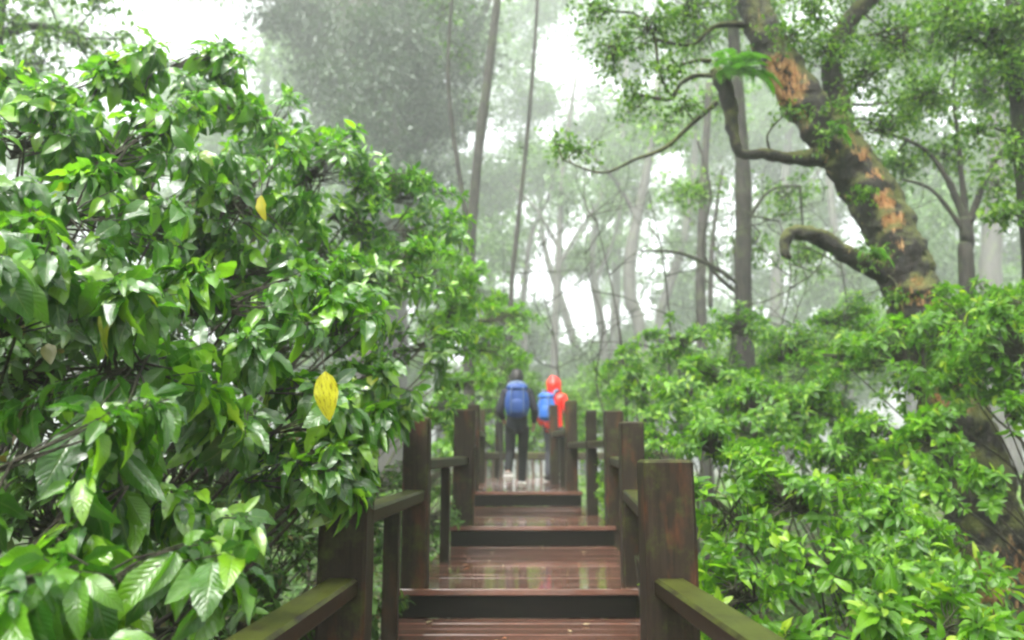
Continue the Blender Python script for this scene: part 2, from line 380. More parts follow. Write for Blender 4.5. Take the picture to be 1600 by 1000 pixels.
# railings
def post_mb(c, w, top, bot, lean=0.0):
    mb = MB(); h = top - bot; n = 7; vs, fs = [], []
    prof = [(1, 1)] ; b = w * .06; k = 8
    zz = [bot + h * i / n for i in range(n)] + [top - .012, top]
    for i, z in enumerate(zz):
        ww = w / 2 - (b if i == len(zz) - 1 else 0)
        for j, (X, Y) in enumerate(((1, .86), (.86, 1), (-.86, 1), (-1, .86), (-1, -.86), (-.86, -1), (.86, -1), (1, -.86))):
            q = noise.noise(Vector((c[0] * 3 + X, c[1] + Y, z * 3))) * w * .03
            vs.append((c[0] + X * (ww + q) + lean * (z - bot), c[1] + Y * (ww + q), z))
    L = len(zz)
    for l in range(L - 1):
        for i in range(k): fs.append((l * k + i, l * k + (i + 1) % k, (l + 1) * k + (i + 1) % k, (l + 1) * k + i))
    fs.append(tuple(range((L - 1) * k, L * k))); mb.add(vs, fs); return mb
def rail_mb(a, b, w, h):
    a = Vector(a); b = Vector(b); d = b - a; mb = MB()
    n = 6
    M3 = Matrix.Rotation(-math.atan2(d.x, d.y), 3, 'Z') @ Matrix.Rotation(math.atan2(d.z, Vector((d.x, d.y)).length), 3, 'X')
    mb.box((a + b) / 2 - Vector((0, 0, h / 2)), (w, d.length, h), M3, .012); return mb
def railing(name, label, posts, rails, thin):
    t = empty(name, (posts[0][0].x, posts[0][0].y, ground_z(posts[0][0].x, posts[0][0].y))); tag(t, label, 'railing')
    for c, w, bot in posts: child(post_mb((c.x, c.y), w, c.z, bot, random.uniform(-.012, .012)).build('post', M['post'], None, False), t)
    for a, b in rails: child(rail_mb(a, b, .13, .075).build('rail', M['rail'], None, False), t)
    for c, w, bot in thin: child(post_mb((c.x, c.y), w, c.z, bot).build('baluster', M['thin'], None, False), t)
    return t
def gb(p): return ground_z(p.x, p.y) - .3
rl = [zB - 2 * st + .80 - .08, zB - st + .8, zB + .82, zC + .80, zP + .8]   # rail heights of the spans
LP = [P(-220, 690, 1.35), P(539, 745, 3.4), P(653, 652, 5.28), P(724, 640, 7.52), P(736, 632, 10.1), P(752, 640, 12.6)]
RPp = [P(1320, 760, 1.35), P(1033, 718, 3.4), P(983, 659, 5.3), P(959, 642, 7.5), P(893, 626, 10.1), P(868, 633, 12.3)]
LP[0] = Vector((-.80, .85, P(0, 718, 3.4).z - st * 2)); RPp[0] = Vector((.78, .85, LP[0].z))
LP[1].x += .025
LW = [.19, .20, .175, .2, .16, .15]; RW = [.19, .212, .155, .18, .155, .14]
def mk_side(PP, W, sx, name, label, thin):
    posts = [(p, W[i], gb(p)) for i, p in enumerate(PP)]
    rails = []
    for i in range(len(PP) - 1):
        a = PP[i].copy(); b = PP[i + 1].copy(); a.z = b.z = rl[min(i, 4)]; o = sx * .0
        a.y += W[i] * .42; b.y -= W[i + 1] * .42; a.x += o; b.x += o; rails.append((a, b))
    a = PP[0].copy(); a.z = rl[0]; rails.append((a - Vector((0, 2.6, .18)), a - Vector((0, .1, .18))))
    return railing(name, label, posts, rails, thin)
def thinp(px, D, z, w): p = P(px, 700, D); p.z = z; return (p, w, gb(p))
mk_side(LP, LW, -1, 'railing', 'mossy timber post railing left of the stairs, half under the big glossy-leaved bush',
        [thinp(616, 4.4, rl[1] - .08, .085), thinp(697, 6.4, rl[2] - .08, .075), thinp(727, 8.8, rl[3] - .08, .075)])
mk_side(RPp, RW, 1, 'railing', 'mossy timber post railing right of the stairs, thick green-topped post in front',
        [thinp(924, 8.7, P(0, 641, 8.7).z, .12), thinp(880, 11.3, rl[4] - .08, .1)])
# far cross railing closing the platform
xr = empty('railing', (0, END, zP)); tag(xr, 'bright mossy cross rail on short pickets closing the far end of the platform', 'railing')
xz = P(800, 706, END).z
for a, b in ((-1.5, .66), (.9, 3.3)):
    mb = MB(); mb.box(((a + b) / 2, END, xz - .08), (b - a, .14, .15), None, .02); child(mb.build('rail', M['xrail'], None, False), xr)
for px_ in (780, 866): 
    p = P(px_, 655, END + .01); child(post_mb((p.x, p.y + .16), .17, p.z, gb(p)).build('post', M['post'], None, False), xr)
x = -1.45
M['picket'] = plain('picket_wood', (.10, .075, .05), .6)
while x < .9:
    mb = post_mb((x, END), .06, xz - .157, zP - .15); child(mb.build('picket', M['picket'], None, False), xr); x += .155

# ------------------------------------------------------------------ plants
GUARD = True
def in_corridor(p, m=.0):
    return (np.abs(p[:, 0] - np.interp(p[:, 1], [3, 7.4, 11, 15], [-.02, .15, .15, .05])) < np.where(p[:, 0] < 0, .6, .74) - m) & (p[:, 2] < CZ + .75) & (p[:, 1] < 14) | (np.linalg.norm(p - np.array([0, 0, CZ]), axis=1) < 1.25)

def rosettes(center, r, nshoot, per, L, squash=(1, 1, .9), shell=.45, droop=.45, upb=.6):
    """leafy shoot tips in the outer shell of one bough"""
    per_sp = 6; nsp = max(3, nshoot // per_sp)
    us = nrm(rng.normal(size=(nsp, 3)) + np.array([0, 0, .25])); Ls = r * (.55 + .5 * rng.random(nsp))
    base = np.array(center) + us * (r * (.25 + .45 * rng.random(nsp)))[:, None] * np.array(squash)
    ds = nrm(us * np.array([1, 1, .6]) + np.array([0, 0, .25]) + rng.normal(size=(nsp, 3)) * .35)
    C_, T_, U_ = [], [], []
    for q in range(per_sp):
        t_ = ((q + .7) / per_sp + rng.random(nsp) * .12)[:, None]
        side = nrm(np.cross(ds, np.array([0, 0, 1.0]) + rng.normal(size=(nsp, 3)) * .1)) * (1 if q % 2 else -1) * (1 - t_) * .35
        C_.append(base + (ds * t_ + side + np.array([0, 0, -.42]) * t_ * t_) * Ls[:, None]); T_.append(nrm(ds + side * 1.2 + np.array([0, 0, -.75]) * t_)); U_.append(us)
    c = np.concatenate(C_); ax = np.concatenate(T_); u = np.concatenate(U_)
    keep = ~in_corridor(c, .02 if L > .09 else 0); c = c[keep]; u = u[keep]; ax = ax[keep]; n = len(c)
    ax = nrm(ax * .8 + u * .25 + np.array([0, 0, upb * .9]) + rng.normal(size=(n, 3)) * .2)
    ref = nrm(rng.normal(size=(n, 3))); e1 = nrm(np.cross(ax, ref)); e2 = np.cross(ax, e1)
    pos, d, nr, LL = [], [], [], []
    for k in range(per):
        phi = k * 2.4 + rng.random(n) * .6; el = .15 + .9 * (k / per) + rng.normal(size=n) * .15
        rd = e1 * np.cos(phi)[:, None] + e2 * np.sin(phi)[:, None]
        dd = rd * np.cos(el)[:, None] + ax * np.sin(el)[:, None]; dd = dd + np.array([0, 0, -droop]) * (1 - k / per * .7)
        dd = nrm(dd)
        nn = ax * 1.0 + np.array([0, 0, .5]) + rng.normal(size=(n, 3)) * .33
        pos.append(c + ax * (L * (-.45 + .5 * k / per)) + rd * L * .05); d.append(dd); nr.append(nn)
        LL.append(L * (1.1 - .55 * k / per) * (.6 + .65 * rng.random(n)))
    return c, ax, np.concatenate(pos), np.concatenate(d), np.concatenate(nr), np.concatenate(LL)

def shrub(name, label, base, blobs, per=7, L=.12, dens=60, tm=None, mt='big_leaf', cat='bush', group=None, droop=.45, stems=True, shell=.4):
    """blobs: (px, py, D, r); each is one bough with its own leaves"""
    base = Vector(base); root = empty(name, base); tag(root, label, cat, group)
    bo = np.array(base)
    for i, (px, py, D, r) in enumerate(blobs):
        c = P(px, py, D); cl = c - base
        ns = int(dens * (r / .4) ** 2 * (.12 / L) ** 1.3)
        cc, ax, pos, d, n, LL = rosettes(tuple(c), r, ns, per, L, droop=droop, shell=shell)
        if not len(cc): continue
        mb = MB(); q = Vector((cl.x * .35, cl.y * .35, cl.z * .62)) + Vector((random.uniform(-.1, .1), random.uniform(-.1, .1), 0))
        rb = .008 + .006 * cl.length / 2; wv = lambda a: Vector((random.uniform(-a, a), random.uniform(-a, a), random.uniform(-a, a) * .6))
        mb.tube([Vector((random.uniform(-.08, .08), random.uniform(-.08, .08), -.1)), q * .5 + wv(min(.22, r * .5)), q + wv(min(.22, r * .5)), (q + cl) / 2 + wv(min(.12, r * .3)), cl], [rb, rb * .85, rb * .65, rb * .45, rb * .25], 6, 4, .15, 9)
        br = mb.build('branch', M['twig'], root)
        A = np.array(cl) + (np.array([cl.x * -.2, cl.y * -.2, -.25 * r]) * rng.random((len(cc), 1)))
        wd = sticks(A, cc - bo, .0045 * np.ones((len(cc), 1)), .002 * np.ones((len(cc), 1)), M['twig'])
        leaves('foliage', pos - bo, d, n, LL, tm or T_BIG, M[mt], br, wood=wd)
    return root
def gp(x, y): return (x, y, ground_z(x, y))

GL = 'glossy-leaved bushes along the left railing'
A = shrub('broadleaf_bush', 'glossy broad-leaved bush nearest the camera, large drooping leaves in the bottom left corner', gp(-1.75, 1.9),
          [(40, 900, 1.75, .24), (190, 900, 1.9, .2), (20, 720, 1.95, .28), (200, 760, 2.1, .25), (320, 800, 2.45, .18), (120, 1010, 1.7, .15)], 7, .165, 74, group=GL, droop=1.5)
B = shrub('broadleaf_bush', 'glossy bush behind the nearest one, its leaves hanging over the front left post', gp(-2.3, 2.9),
          [(40, 480, 2.4, .36), (230, 560, 2.5, .34), (400, 600, 3.0, .3), (380, 470, 3.1, .32), (120, 330, 2.9, .36), (500, 600, 3.25, .2), (545, 665, 3.2, .14), (450, 720, 3.2, .17), (560, 520, 3.6, .25), (320, 690, 2.9, .2), (540, 725, 3.1, .12), (565, 700, 3.15, .1), (505, 740, 3.05, .12), (650, 630, 4.9, .16), (600, 660, 3.6, .14)], 7, .15, 80, group=GL, droop=1.35)
C = shrub('broadleaf_bush', 'tall glossy bush whose rounded top reaches highest against the white sky on the left', gp(-3.0, 4.0),
          [(40, 210, 3.5, .36), (200, 230, 3.7, .42), (330, 150, 4.4, .32), (250, 350, 3.9, .35), (390, 310, 4.2, .42), (530, 470, 4.3, .36), (440, 420, 4.1, .3), (110, 140, 4.2, .3), (230, 130, 4.3, .3), (300, 105, 4.5, .28), (370, 110, 4.7, .24), (50, 130, 3.8, .3), (165, 105, 4.2, .25), (620, 600, 4.7, .24), (580, 610, 4.4, .2)], 7, .14, 74, group=GL, droop=1.1)
D_ = shrub('broadleaf_bush', 'small-leaved glossy bush sloping down behind the second left post', gp(-2.6, 5.6),
          [(440, 190, 5.4, .36), (510, 270, 5.5, .4), (570, 330, 5.7, .33), (610, 430, 5.6, .38), (660, 540, 5.9, .32), (640, 360, 6.6, .3), (600, 270, 5.9, .3), (650, 310, 6.3, .3), (690, 370, 7.2, .28), (680, 630, 6.4, .2), (560, 430, 6.2, .4)], 7, .12, 74, tm=T_MID, group=GL)
E = shrub('broadleaf_bush', 'farthest light green bush of the left row, arching over the platform behind the walkers', gp(-2.2, 8.6),
          [(670, 430, 7.4, .42), (710, 500, 7.9, .42), (745, 450, 9.2, .36), (765, 540, 9.6, .34), (725, 600, 8.6, .3), (792, 500, 10.6, .34), (700, 390, 8.4, .3), (810, 560, 11, .22), (700, 660, 8.2, .22)], 7, .11, 90, tm=T_MID, mt='fresh_leaf', group=GL)
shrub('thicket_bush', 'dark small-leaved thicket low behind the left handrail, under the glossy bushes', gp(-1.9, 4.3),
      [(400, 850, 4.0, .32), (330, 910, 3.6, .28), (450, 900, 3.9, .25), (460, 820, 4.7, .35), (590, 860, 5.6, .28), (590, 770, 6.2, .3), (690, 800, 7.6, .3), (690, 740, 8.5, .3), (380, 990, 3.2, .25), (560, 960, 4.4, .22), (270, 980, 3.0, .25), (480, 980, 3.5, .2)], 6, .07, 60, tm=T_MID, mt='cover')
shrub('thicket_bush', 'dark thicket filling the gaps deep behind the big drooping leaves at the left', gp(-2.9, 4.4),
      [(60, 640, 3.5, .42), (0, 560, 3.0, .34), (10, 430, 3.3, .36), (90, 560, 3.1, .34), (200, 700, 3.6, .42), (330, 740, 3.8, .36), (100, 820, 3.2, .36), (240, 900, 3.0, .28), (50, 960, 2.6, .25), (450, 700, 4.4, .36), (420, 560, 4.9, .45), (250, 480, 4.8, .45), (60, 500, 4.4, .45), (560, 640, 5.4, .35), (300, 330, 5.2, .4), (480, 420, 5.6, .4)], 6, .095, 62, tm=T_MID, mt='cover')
# the yellow leaves, parts of the bush they hang on
def one_leaf(par, px, py, D, L, d, n, m='yellow_leaf', label=None):
    p = P(px, py, D) - Vector(par.location)
    o = leaves('leaf', np.array([p]), np.array([d], float), np.array([n], float), np.array([L]), [T_BIG[1]], M[m], par, wood=sticks(np.array([p]), np.array([p + Vector((-.03, .06, .09))]), np.array([[.002]]), np.array([[.0025]]), M['twig']))
    if label: o['label'] = label
    return o
m, t, out = mat('spotted_yellow_leaf'); uv = N(t, 'ShaderNodeAttribute', attribute_name='luv')
n1 = N(t, 'ShaderNodeTexNoise', Scale=5.5, Detail=6.0, Roughness=.7); t.links.new(uv.outputs['Vector'], n1.inputs[0])
bs = N(t, 'ShaderNodeBsdfPrincipled', Roughness=.25); t.links.new(mixc(t, ramp(t, n1.outputs[0], [(.515, 0.0), (.58, 1.0)]).outputs[0], (.58, .58, .03), (.14, .08, .01)), bs.inputs[0])
tr = N(t, 'ShaderNodeBsdfTranslucent'); tr.inputs[0].default_value = (.8, .65, .03, 1); mx = N(t, 'ShaderNodeMixShader'); mx.inputs[0].default_value = .35
t.links.new(bs.outputs[0], mx.inputs[1]); t.links.new(tr.outputs[0], mx.inputs[2]); t.links.new(mx.outputs[0], out.inputs[0]); M['spot'] = m
one_leaf(B, 508, 580, 2.75, .19, (.12, -.1, -1), (.1, -1, .1), 'spot', 'yellow leaf with brown spots')
one_leaf(B, 408, 305, 2.6, .10, (.1, -.1, -1), (-.4, -1, .1), 'yellow_leaf', 'yellow leaf')

GR = 'green shrubs on the slope right of the railing'
shrub('shrub', 'low shrub with broad pale leaves in the bottom right corner', gp(2.2, 3.3),
      [(1330, 1000, 3.1, .24), (1470, 980, 3.2, .26), (1570, 1010, 3.0, .2), (1200, 1010, 3.3, .22)], 7, .11, 88, mt='fresh_leaf', group=GR, droop=.4)
shrub('shrub', 'leafy shrub directly right of the thick front post', gp(1.9, 4.3),
      [(1130, 800, 4.3, .24), (1230, 780, 4.5, .32), (1140, 920, 4.0, .26), (1280, 880, 4.1, .3), (1360, 830, 4.5, .32), (1110, 990, 3.9, .18), (1450, 900, 4.2, .28)], 7, .095, 118, tm=T_MID, mt='shrub_leaf', group=GR, droop=.4)
shrub('shrub', 'dense shrub under the base of the leaning tree at the right edge', gp(4.3, 6.0),
      [(1500, 520, 6.4, .45), (1590, 540, 5.6, .4), (1400, 560, 6.8, .4), (1400, 680, 6.0, .35), (1310, 560, 7.5, .35), (1430, 760, 5.5, .25), (1620, 480, 6.4, .35), (1440, 690, 5.6, .28), (1570, 650, 5.2, .17), (1500, 590, 6.2, .26), (1475, 670, 5.8, .2), (1600, 600, 5.6, .22), (1545, 740, 5.2, .17), (1600, 470, 6.2, .3), (1545, 465, 7, .3), (1500, 850, 4.8, .18), (1440, 830, 4.9, .2)], 7, .095, 105, tm=T_MID, mt='fresh_leaf', group=GR)
shrub('shrub', 'rounded shrub behind the two middle right posts', gp(2.0, 7.2),
      [(1080, 620, 7.4, .35), (1180, 640, 7.0, .38), (1030, 690, 7.0, .22), (1270, 640, 7.2, .35), (1110, 700, 6.2, .28), (1200, 720, 6.0, .28), (1320, 710, 6.2, .26)], 7, .09, 120, tm=T_MID, mt='shrub_leaf', group=GR)
shrub('shrub', 'taller shrub whose crest meets the misty trunks right of the path', gp(2.4, 9.2),
      [(1060, 530, 9.2, .42), (1150, 510, 9.4, .38), (1240, 550, 9.0, .42), (990, 600, 9.4, .32), (970, 560, 10.5, .3), (1320, 500, 9.6, .35), (1130, 590, 8.6, .4), (1000, 660, 8.8, .25)], 7, .095, 90, tm=T_MID, mt='shrub_leaf', group=GR)
shrub('seedling', 'small pale plant sprouting beside the stairs between two right posts', gp(.93, 4.62),
      [(992, 868, 4.65, .15)], 6, .07, 160, tm=T_MID, mt='shrub_leaf', cat='plant')
shrub('seedling', 'small dark plant beside the upper steps under the middle right rail', gp(1.25, 8.4),
      [(948, 735, 8.8, .2), (952, 765, 8.4, .2), (935, 760, 9.3, .2)], 6, .07, 100, tm=T_MID, mt='shrub_leaf', cat='plant')
GM = 'misty bushes beyond the platform'
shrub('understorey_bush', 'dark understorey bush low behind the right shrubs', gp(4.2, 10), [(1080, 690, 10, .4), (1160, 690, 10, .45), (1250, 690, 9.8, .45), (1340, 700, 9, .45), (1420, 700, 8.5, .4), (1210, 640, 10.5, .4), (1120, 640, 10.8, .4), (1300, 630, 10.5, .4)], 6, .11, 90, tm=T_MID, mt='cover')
shrub('bush', 'green bush crowding the left end of the landing behind the left posts', gp(-1.6, 13.6), [(735, 660, 12.8, .38), (700, 700, 12, .35), (765, 640, 14.8, .4), (745, 600, 14, .4), (770, 690, 16, .35), (690, 640, 11.6, .35), (745, 720, 15.8, .3)], 7, .1, 80, tm=T_MID, mt='shrub_leaf')
shrub('bush', 'green bush just beyond the cross rail between the two walkers', gp(.4, 16.6), [(800, 640, 16.6, .42), (840, 660, 16.4, .42), (870, 640, 17, .42), (820, 690, 16.2, .35), (860, 700, 16.3, .35), (905, 690, 16, .4), (930, 650, 15.5, .35), (780, 700, 16.3, .35)], 7, .11, 80, tm=T_MID, mt='shrub_leaf')
for lab, b, bl in (('pale misty bush beyond the cross rail behind the walkers', (-.6, 18), [(790, 610, 18, .8), (840, 640, 18, .6), (760, 580, 19, .8), (820, 680, 17.5, .4)]),
                   ('pale misty bush beyond the platform right of the red hood', (1.9, 19), [(920, 650, 17, .6), (960, 600, 18, .7), (900, 690, 17, .4)]),
                   ('misty bush far off under the thin crooked trunks', (3, 24), [(1000, 600, 24, 1.2), (930, 620, 25, 1.0), (1080, 590, 23, 1.2)]),
                   ('misty bush in the gap left of the leaning tree', (8, 20), [(1240, 580, 19, 1.1), (1340, 540, 20, 1.3), (1180, 560, 21, 1.1)])):
    shrub('bush', lab, gp(*b), bl, 6, .17, 130, tm=T_SML, mt='tree_leaf', group=GM)

# ------------------------------------------------------------------ trees
def sprays(center, r, ncl, per, L, sp, squash=(1, 1, .75)):
    u = nrm(rng.normal(size=(ncl, 3))); c = np.array(center) + u * (r * rng.random(ncl) ** .45)[:, None] * np.array(squash)
    n = len(c); out = nrm(u + np.array([0, 0, -.15]) + rng.normal(size=(n, 3)) * .4)
    pos, d, nr, LL = [], [], [], []
    for k in range(per):
        tt = rng.random(n) * 2 - 1
        p = c + out * (tt * sp)[:, None] + rng.normal(size=(n, 3)) * sp * np.array([.5, .5, .22])
        pos.append(p); d.append(nrm(out * .5 + rng.normal(size=(n, 3)) * .7 + np.array([0, 0, -.3])))
        nr.append(np.array([0, 0, 1.0]) + rng.normal(size=(n, 3)) * .45); LL.append(L * (.7 + .6 * rng.random(n)))
    return c, out, np.concatenate(pos), np.concatenate(d), np.concatenate(nr), np.concatenate(LL)

def tree(name, label, trunk, limbs=(), blobs=(), L=.09, per=14, dens=40, bark='bark', leaf='tree_leaf', group=None, sp=.2, base=True, n=10, amp=.15, cat='tree', patches=(), tm=None, freq=2.0, tsub=4, k=1.0):
    """trunk/limbs: lists of (px, py, D, width px); blobs: (px, py, D, r in m)"""
    if k != 1:
        trunk = [(a, b, c * k, e) for a, b, c, e in trunk]; limbs = [[(a, b, c * k, e) for a, b, c, e in l] for l in limbs]
        blobs = [(a, b, c * k, r * k) for a, b, c, r in blobs]; L *= k; sp *= k; dens /= k * k; freq /= k
    pts = [P(a, b, c) for a, b, c, _ in trunk]; rad = [wd / F * c / 2 for a, b, c, wd in trunk]
    if base:
        p = pts[0]; g = Vector((p.x + (p.x - pts[1].x) * .3, p.y, ground_z(p.x, p.y) - .3)); pts.insert(0, g); rad.insert(0, rad[0] * 1.35)
    o = pts[0].copy(); root = empty(name, o); tag(root, label, cat, group)
    mb = MB(); TP, TR = mb.tube([q - o for q in pts], rad, n, tsub, amp, freq)
    if patches:
        for i, v in enumerate(mb.v):
            wv = Vector(v) + o
            for (c, rr, s, dirn) in patches:
                q = (wv - c); e = q.length / rr
                mb.a[i] = max(mb.a[i], s * max(0.0, 1 - e * e))
            mb.a[i] = max(mb.a[i], .001)
    mb.build('trunk', M[bark], root)
    allp = [q for q in TP]
    for l in limbs:
        mb = MB(); LPp, _ = mb.tube([P(a, b, c) - o for a, b, c, _ in l], [wd / F * c / 2 for a, b, c, wd in l], max(6, min(n - 3, 20)), 7, amp * 1.5, freq * 2.5)
        mb.build('branch', M[bark], root); allp += LPp
    if blobs:
        CP, CD, CN, CL, SA, SB, SR = [], [], [], [], [], [], []
        cand = np.array([tuple(q) for q in allp])
        for px, py, D, r in blobs:
            c = np.array(P(px, py, D) - o)
            ncl = int(dens * r * r / 1.0)
            cc, ax, pos, d, nn, LL = sprays(c, r, max(4, ncl), per, L, sp)
            CP.append(pos); CD.append(d); CN.append(nn); CL.append(LL)
            # bough from nearest wood to blob, twigs to the sprays
            s = cand[np.argmin(np.linalg.norm(cand - c, axis=1))]
            dist = np.linalg.norm(c - s)
            if dist > .15:
                midp = (s + c) / 2 + rng.normal(size=3) * dist * .08
                mb = MB(); mb.tube([s, midp, c], [(.010 + .012 * dist), .008 + .008 * dist, .008], 5, 4); mb.build('branch', M[bark], root)
            SA.append(np.repeat([c], len(cc), 0) + rng.normal(size=(len(cc), 3)) * r * .15); SB.append(cc); SR.append(np.tile([[.008 + .004 * r, .003]], (len(cc), 1)))
        SA = np.concatenate([np.array(a) for a in SA]); SB = np.concatenate([np.array(a) for a in SB]); SR = np.concatenate([np.array(a).reshape(-1, 2) for a in SR])
        wd = sticks(SA, SB, SR[:, :1], SR[:, 1:], M[bark])
        leaves('crown', np.concatenate(CP), np.concatenate(CD), np.concatenate(CN), np.concatenate(CL), tm or T_SML, M[leaf], root, wood=wd)
    return root

# the leaning tree with peeling bark
DT = 8.0
pat = [(P(1215, 125, DT - .2), .42, .75, 0), (P(1240, 200, DT - .2), .32, .6, 0), (P(1350, 240, DT - .25), .16, .62, 0), (P(1368, 275, DT - .25), .15, .7, 0), (P(1385, 312, DT - .25), .17, .75, 0), (P(1396, 345, DT - .25), .17, .72, 0), (P(1330, 215, DT - .25), .14, .55, 0), (P(1440, 470, DT - .3), .25, .4, 0), (P(1405, 385, DT - .2), .2, .45, 0), (P(1420, 440, DT - .25), .4, .25, 0), (P(1440, 440, DT - .3), .18, .5, 0), (P(1280, 255, DT - .3), .16, .5, 0), (P(1485, 620, DT - .2), .35, .6, 0), (P(1570, 900, DT), .6, .75, 0), (P(1560, 1000, DT), .6, .7, 0), (P(1500, 680, DT), .3, .4, 0)]
lean = tree('leaning_tree', 'large leaning tree, dark mossy bark peeling to orange, hooked dead branch', 
     [(1585, 1000, 8.1, 110), (1530, 780, 8.1, 104), (1478, 600, DT + .1, 95), (1440, 490, DT, 88), (1412, 420, DT, 84), (1385, 345, DT, 78), (1328, 255, DT, 76), (1272, 180, DT, 68), (1222, 105, DT, 64), (1185, 30, DT, 54), (1160, -60, DT, 50), (1120, -200, DT, 40)],
     [[(1385, 428, DT, 34), (1340, 408, DT - .1, 30), (1300, 382, DT - .15, 28), (1262, 364, DT - .2, 26), (1234, 366, DT - .2, 20), (1226, 392, DT - .2, 16), (1236, 404, DT - .2, 6)],
      [(1290, 245, DT, 34), (1235, 247, DT, 20), (1195, 240, DT, 20), (1160, 240, DT, 15), (1146, 212, DT, 18), (1140, 165, DT, 26), (1128, 125, DT, 28), (1114, 108, DT, 16)],
      [(1310, 235, DT, 45), (1315, 170, DT + .1, 34), (1300, 110, DT + .1, 30), (1320, 45, DT + .1, 30), (1365, -10, DT, 28), (1420, -80, DT, 24)],
      [(1120, 160, DT, 9), (1085, 190, DT, 8), (1040, 230, DT, 7), (990, 250, DT - .1, 6), (940, 270, DT - .1, 4), (880, 250, DT - .1, 2)],
      [(1130, 120, DT, 8), (1090, 118, DT, 8), (1065, 130, DT, 7), (1045, 155, DT, 7), (1000, 148, DT, 4)],
      [(1048, 150, DT, 5), (1030, 110, DT, 5), (1020, 50, DT, 4), (990, 20, DT, 3)],
      [(1110, 95, DT, 8), (1085, 95, DT, 6), (1060, 103, DT, 4)],
      [(1180, 40, DT, 14), (1120, 40, DT, 8), (1080, 70, DT, 6), (1020, 60, DT, 4)]],
     [(960, 80, DT, .35), (1010, 40, DT, .4), (1050, 110, DT, .3), (1000, 160, DT, .3), (900, 235, DT, .25), (870, 225, DT, .18), (1070, 170, DT, .22), (1080, 20, DT, .4), (930, 20, DT, .3),
      (1230, 60, DT - .2, .3), (1290, 80, DT, .4), (1350, 120, DT, .4), (1400, 60, DT, .5), (1270, 20, DT, .3), (1320, 190, DT - .1, .25), (1380, 200, DT, .35), (1300, 175, DT - .3, .16), (1290, 215, DT - .35, .14), (1345, 300, DT - .38, .09), (1400, 460, DT - .35, .1), (1230, 175, DT - .3, .1), (1370, 400, DT - .35, .1), (1450, 150, DT, .4), (1330, -20, DT, .4)],
     L=.066, per=20, dens=200, bark='patch_bark', sp=.13, n=72, amp=.20, patches=pat, freq=4.2, tsub=30)

GT = 'tall misty forest trees'
tree('slender_tree', 'slender pale trunk forking near its foot, rising left of the white sky gap', [(735, 430, 14, 17), (737, 350, 14, 17), (752, 200, 14, 17), (766, 90, 14, 16), (779, -20, 14, 14), (800, -220, 14, 10)],
     [[(733, 380, 14, 9), (722, 300, 14, 9), (708, 210, 14, 8), (700, 120, 14, 7), (703, 40, 14, 6), (712, -60, 14, 5)]],
     [(720, 80, 14.5, .5), (690, 20, 15, .6), (800, -60, 14, 1.0), (735, 180, 14.6, .35)], dens=45, bark='mist_bark', leaf='far_leaf', n=8)
tree('thin_sapling', 'very thin straight sapling stem beside the white sky gap, left of the walkers', [(798, 490, 15, 8), (806, 380, 15, 8), (822, 230, 15, 7), (834, 90, 15, 6), (842, -40, 15, 5)], [], [(840, -60, 15, .7), (815, 230, 15.2, .25)], dens=40, bark='mist_bark', leaf='far_leaf', n=6)
tree('dark_trunk_tree', 'upright dark trunk standing close behind the leaning tree\'s horizontal branch', [(1162, 470, 13, 27), (1162, 380, 13, 27), (1160, 250, 13, 25), (1150, 120, 13, 22), (1140, -60, 13, 18)],
     [[(1160, 360, 13, 8), (1200, 300, 13, 5), (1250, 290, 13, 3)], [(1160, 450, 13, 9), (1120, 420, 12.8, 7), (1060, 395, 12.6, 5), (1000, 392, 12.5, 3)], [(1165, 470, 13, 8), (1100, 400, 13, 6), (1110, 300, 13, 4), (1090, 220, 13, 3)]],
     [(1090, 60, 13.5, .9), (1180, 20, 13, .9), (1100, 300, 13.5, .5), (1230, 300, 13.5, .6), (1260, 400, 13.5, .6), (1180, 380, 13.8, .5)], dens=75, n=12, L=.11)
tree('dark_trunk_tree', 'short dark trunk left of the upright one, its foot lost in the shrubs', [(1096, 500, 14.5, 17), (1096, 400, 14.5, 16), (1100, 280, 14.5, 14), (1108, 130, 14.5, 11)],
     [[(1110, 480, 14, 9), (1112, 400, 14, 8), (1120, 320, 14, 6), (1130, 260, 14, 3)]], [(1060, 300, 15, .6), (1120, 160, 15, .8), (1040, 200, 15.5, .7)], dens=70, n=8, L=.11, k=1.3)
tree('broadleaf_tree', 'tree with fanned thin branches rising at the far right above the shrubs', [(1512, 440, 11, 24), (1512, 380, 11, 22), (1508, 340, 11, 20)],
     [[(1510, 350, 11, 14), (1480, 280, 11, 9), (1440, 230, 11, 7), (1360, 200, 11, 4)], [(1510, 350, 11, 12), (1500, 250, 11, 8), (1490, 130, 11, 5), (1500, 40, 11, 4)], [(1514, 350, 11, 13), (1545, 270, 11, 9), (1590, 200, 11, 6), (1640, 120, 11, 4)], [(1512, 370, 11, 10), (1460, 300, 11, 6), (1410, 280, 11, 4)]],
     [(1470, 60, 11.5, .7), (1440, 150, 11, .6), (1530, 130, 11, .7), (1590, 200, 11, .6), (1470, 240, 11.2, .45), (1420, 260, 11.4, .4), (1560, 290, 11, .45), (1380, 260, 11.8, .5), (1500, -20, 11.5, .8), (1600, 60, 11, .7)], dens=105, n=10, L=.10, per=18)
tree('dark_tree', 'dark trunk cut by the right edge of the picture under heavy foliage', [(1640, 520, 7.5, 60), (1630, 400, 7.5, 56), (1612, 250, 7.5, 50), (1600, 120, 7.5, 46), (1590, 0, 7.5, 40), (1580, -120, 7.5, 34)],
     [[(1602, 150, 7.5, 20), (1560, 60, 7.3, 10), (1500, 20, 7.2, 6)]],
     [(1580, 110, 7.2, .3), (1540, 60, 7.3, .35), (1480, 20, 7.3, .35), (1590, 250, 7.2, .25), (1570, 330, 7.2, .22), (1590, 20, 7, .35), (1530, 200, 7.5, .22)], dens=210, n=14, L=.085, sp=.14, per=18)
